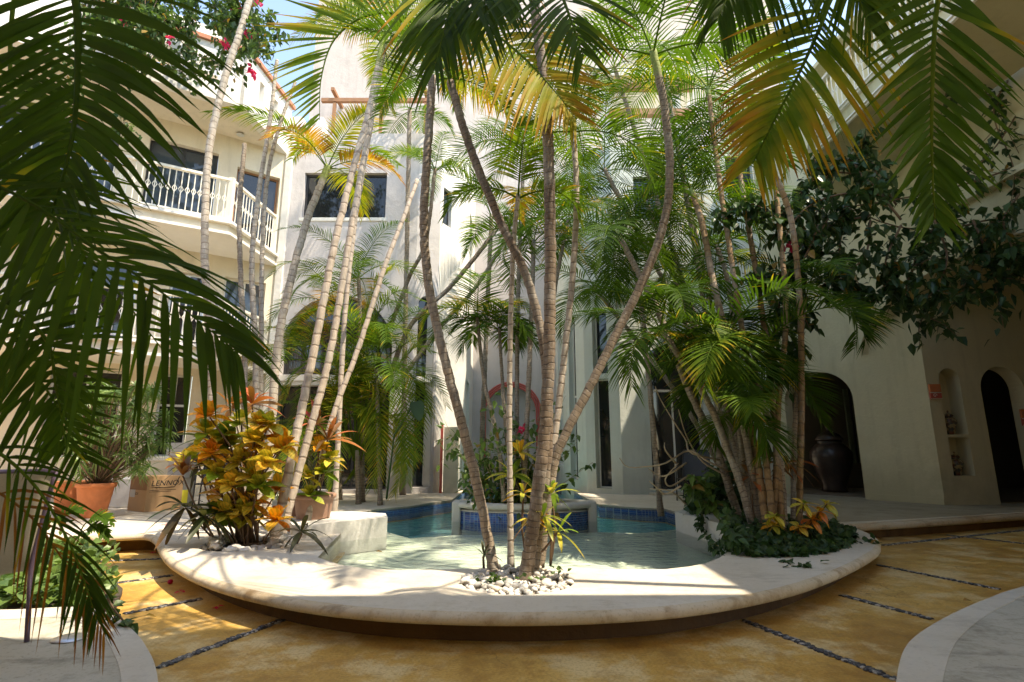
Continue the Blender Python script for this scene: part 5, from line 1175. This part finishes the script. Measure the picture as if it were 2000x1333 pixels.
# chairs
def chair(label, loc, rz, frame='purple', dark=False):
    t = thing('garden_chair', label, 'chair', loc, 'sling garden chairs'); m = Matrix.Translation(V(loc)) @ Matrix.Rotation(rz, 4, 'Z')
    T = lambda x, y, z: m @ V((x, y, z))
    fab = M['dark'] if dark else M['mesh']
    for sx in (-1, 1):
        b = MB(); b.tube(catmull([T(sx*.29,-.30,0), T(sx*.28,-.27,.22), T(sx*.27,-.25,.40), T(sx*.265,-.31,.70), T(sx*.26,-.40,.98)], 14), .0135, 8); obj('back_leg', b, M[frame], t, smooth=True)
        b = MB(); b.tube([T(sx*.29,.28,0), T(sx*.285,.25,.62)], .0135, 8); obj('front_leg', b, M[frame], t, smooth=True)
        b = MB(); b.tube([T(sx*.27,-.25,.40), T(sx*.28,.26,.42)], .013, 8); obj('side_rail', b, M[frame], t, smooth=True)
        b = MB(); b.tube(catmull([T(sx*.285,.27,.61), T(sx*.29,.05,.655), T(sx*.28,-.28,.63)], 8), .018, 8); obj('armrest', b, M[frame], t, smooth=True)
    b = MB(); b.tube([T(-.26,-.40,.98), T(.26,-.40,.98)], .0135, 8); obj('top_rail', b, M[frame], t, smooth=True)
    b = MB(); b.tube([T(-.28,.26,.42), T(.28,.26,.42)], .013, 8); obj('front_rail', b, M[frame], t, smooth=True)
    b = MB(); rows = []
    for y, z in ((.26,.425),(.0,.40),(-.18,.39)): rows.append((y, z))
    rr = [[b.vert(T(x, y, z-.02*(1-(x/.27)**2))) for x in (-.265,-.13,0,.13,.265)] for y, z in rows]
    for a_, c_ in zip(rr, rr[1:]):
        for j in range(4): b.face((a_[j], a_[j+1], c_[j+1], c_[j]))
    obj('seat', b, fab, t, smooth=True)
    b = MB(); rr = [[b.vert(T(x, y-.02*(1-(x/.27)**2), z)) for x in (-.262,-.13,0,.13,.262)] for y, z in ((-.20,.385),(-.245,.42),(-.275,.55),(-.31,.70),(-.35,.84),(-.395,.97))]
    for a_, c_ in zip(rr, rr[1:]):
        for j in range(4): b.face((a_[j], a_[j+1], c_[j+1], c_[j]))
    obj('backrest', b, fab, t, smooth=True)
    return t
cl_ = G(52,1254,.1); chair('beige sling chair with purple metal frame at the left edge of the terrace', (cl_.x-.405, cl_.y-.10, .1), R(60))
cr_ = P(1345,985,11); chair('dark chair behind the ivy near the sliding door', (cr_.x+.2, 11.2, DZ), R(150), 'dark', True)
cs_ = P(374,985,9.2); chair('dark chair standing beside the cardboard box', (cs_.x+.08, 9.75, DZ), R(200), 'dark', True)
# urns
def urn_mat():
    m = NT('talavera_glaze'); tc = m.coord('Object'); n1 = m.noise(tc, 7, 3); n2 = m.noise(tc, 12, 2)
    col = m.ramp(n1, [(.36, (.015,.025,.06)), (.46, (.09,.075,.05)), (.54, (.16,.03,.015)), (.64, (.025,.045,.025))]); col = m.mix(m.ramp(n2, [(.5,0),(.56,1)]), col, (.34,.26,.14))
    m.set(Base_Color=col, Roughness=.22); return m.mat
M['urn'] = urn_mat()
M['shaded_urn'] = simple('shade_toned_glaze', (.045, .028, .022), .3, 0, .6, 9)  # darker copy of the urn glaze; the doorway's shade is put into its colour
def urn(label, c, h, r, mat='urn'):
    t = thing('urn', label, 'urn', c, 'painted lidded urns'); b = MB()
    b.lathe([(0,0),(r*.55,0),(r*.6,h*.04),(r*.55,h*.08),(r*.78,h*.28),(r*1.0,h*.48),(r*.98,h*.58),(r*.7,h*.68),(r*.52,h*.71),(r*.55,h*.745),(0,h*.745)], c, 24); obj('body', b, M[mat], t, smooth=True)
    b = MB(); b.lathe([(r*.64,h*.75),(r*.66,h*.765),(r*.5,h*.83),(r*.2,h*.88),(r*.08,h*.90),(r*.14,h*.94),(r*.12,h*.98),(0,h)], c, 24); obj('lid', b, M[mat], t, smooth=True)
    b = MB(); b.lathe([(r*.545,h*.70),(r*.56,h*.715),(r*.565,h*.735)], c, 24); obj('neck_band', b, M['dark'], t, smooth=True)
uc = (n1[0]+n1[2])/2
urn('painted lidded urn in the upper arched niche', y2.pt(uc, n1[1]+.001, -.15), .46, .125)
urn('painted urn in the lower square niche', y2.pt(uc, n2[1]+.001, -.15), .44, .12)
bu = P(1634,985,13.2); bu.z = DZ+.021; urn('huge painted urn standing in the shade inside the arched doorway', bu, 1.6, .46, 'shaded_urn')
# small things lying about
for k, (x, y, z) in enumerate(((196,1064,0),(300,1081,0),(322,1026,DZ),(425,1189,0),(352,1158,0),(612,1046,DZ))):
    m = MB(); p = G(x, y, z); 
    for j in range(3): leaf(m, p+V((0,0,.006+.004*j)), V((math.cos(k+2*j),math.sin(k+2*j),.12)).normalized(), UP, .05, .04, .5)
    o = obj('petal', m, M['flower'], tint=True, loc=p); tag(o, ['fallen pink petal on the floor below the scroll frieze','fallen pink petal by the curve of the deck riser','pink petal lying on the sunny white deck','pink petal on the ochre floor in front of the riser','pink petal beside the twig on the ochre floor','pink petal near the purple cordyline'][k], 'petal', 'fallen pink petals')
m = MB(); p = G(332,1141,0); m.lathe([(0,0),(.018,.004),(.024,.02),(.016,.036),(0,.04)], p, 10); o = obj('fallen_bud', m, M['flower'], loc=p, smooth=True); tag(o, 'red fallen bud with a stalk at the foot of the riser', 'bud')
m = MB(); m.tube([p+V((-.02,0,.02)), p+V((-.09,.01,.012))], .004, 5); obj('stalk', m, M['twig'], o)
for x, y, z, lb_ in ((238,1073,0,'curled brown leaf on the sunlit ochre floor'), (1893,1179,.12,'curled dry leaf on the rim of the right terrace'), (741,1082,WZ,'yellow leaf floating on the shallow water'), (292,1209,0,'tiny dry leaf between two pebble strips')):
    m = MB(); p = G(x, y, z); s_ = .16 if x == 238 else .08; leaf(m, p+V((-s_/2,0,.02)), V((1,.2,.05)).normalized(), V((0,-.3,1)).normalized(), s_, s_*.34, .95, .4); o = obj('dry_leaf', m, M['vine'], tint=True, loc=p); tag(o, lb_, 'leaf', 'dry fallen leaves')
m = MB(); p = G(136,1247,.1); m.lathe([(0,.022),(.055,.016),(.085,.006),(.09,.001)], p, 24); o = obj('drain_disk', m, M['steel'], loc=p, smooth=True); tag(o, 'round metal drain disk set in the left terrace', 'floor light')  # steel drain disk, no lamp in it
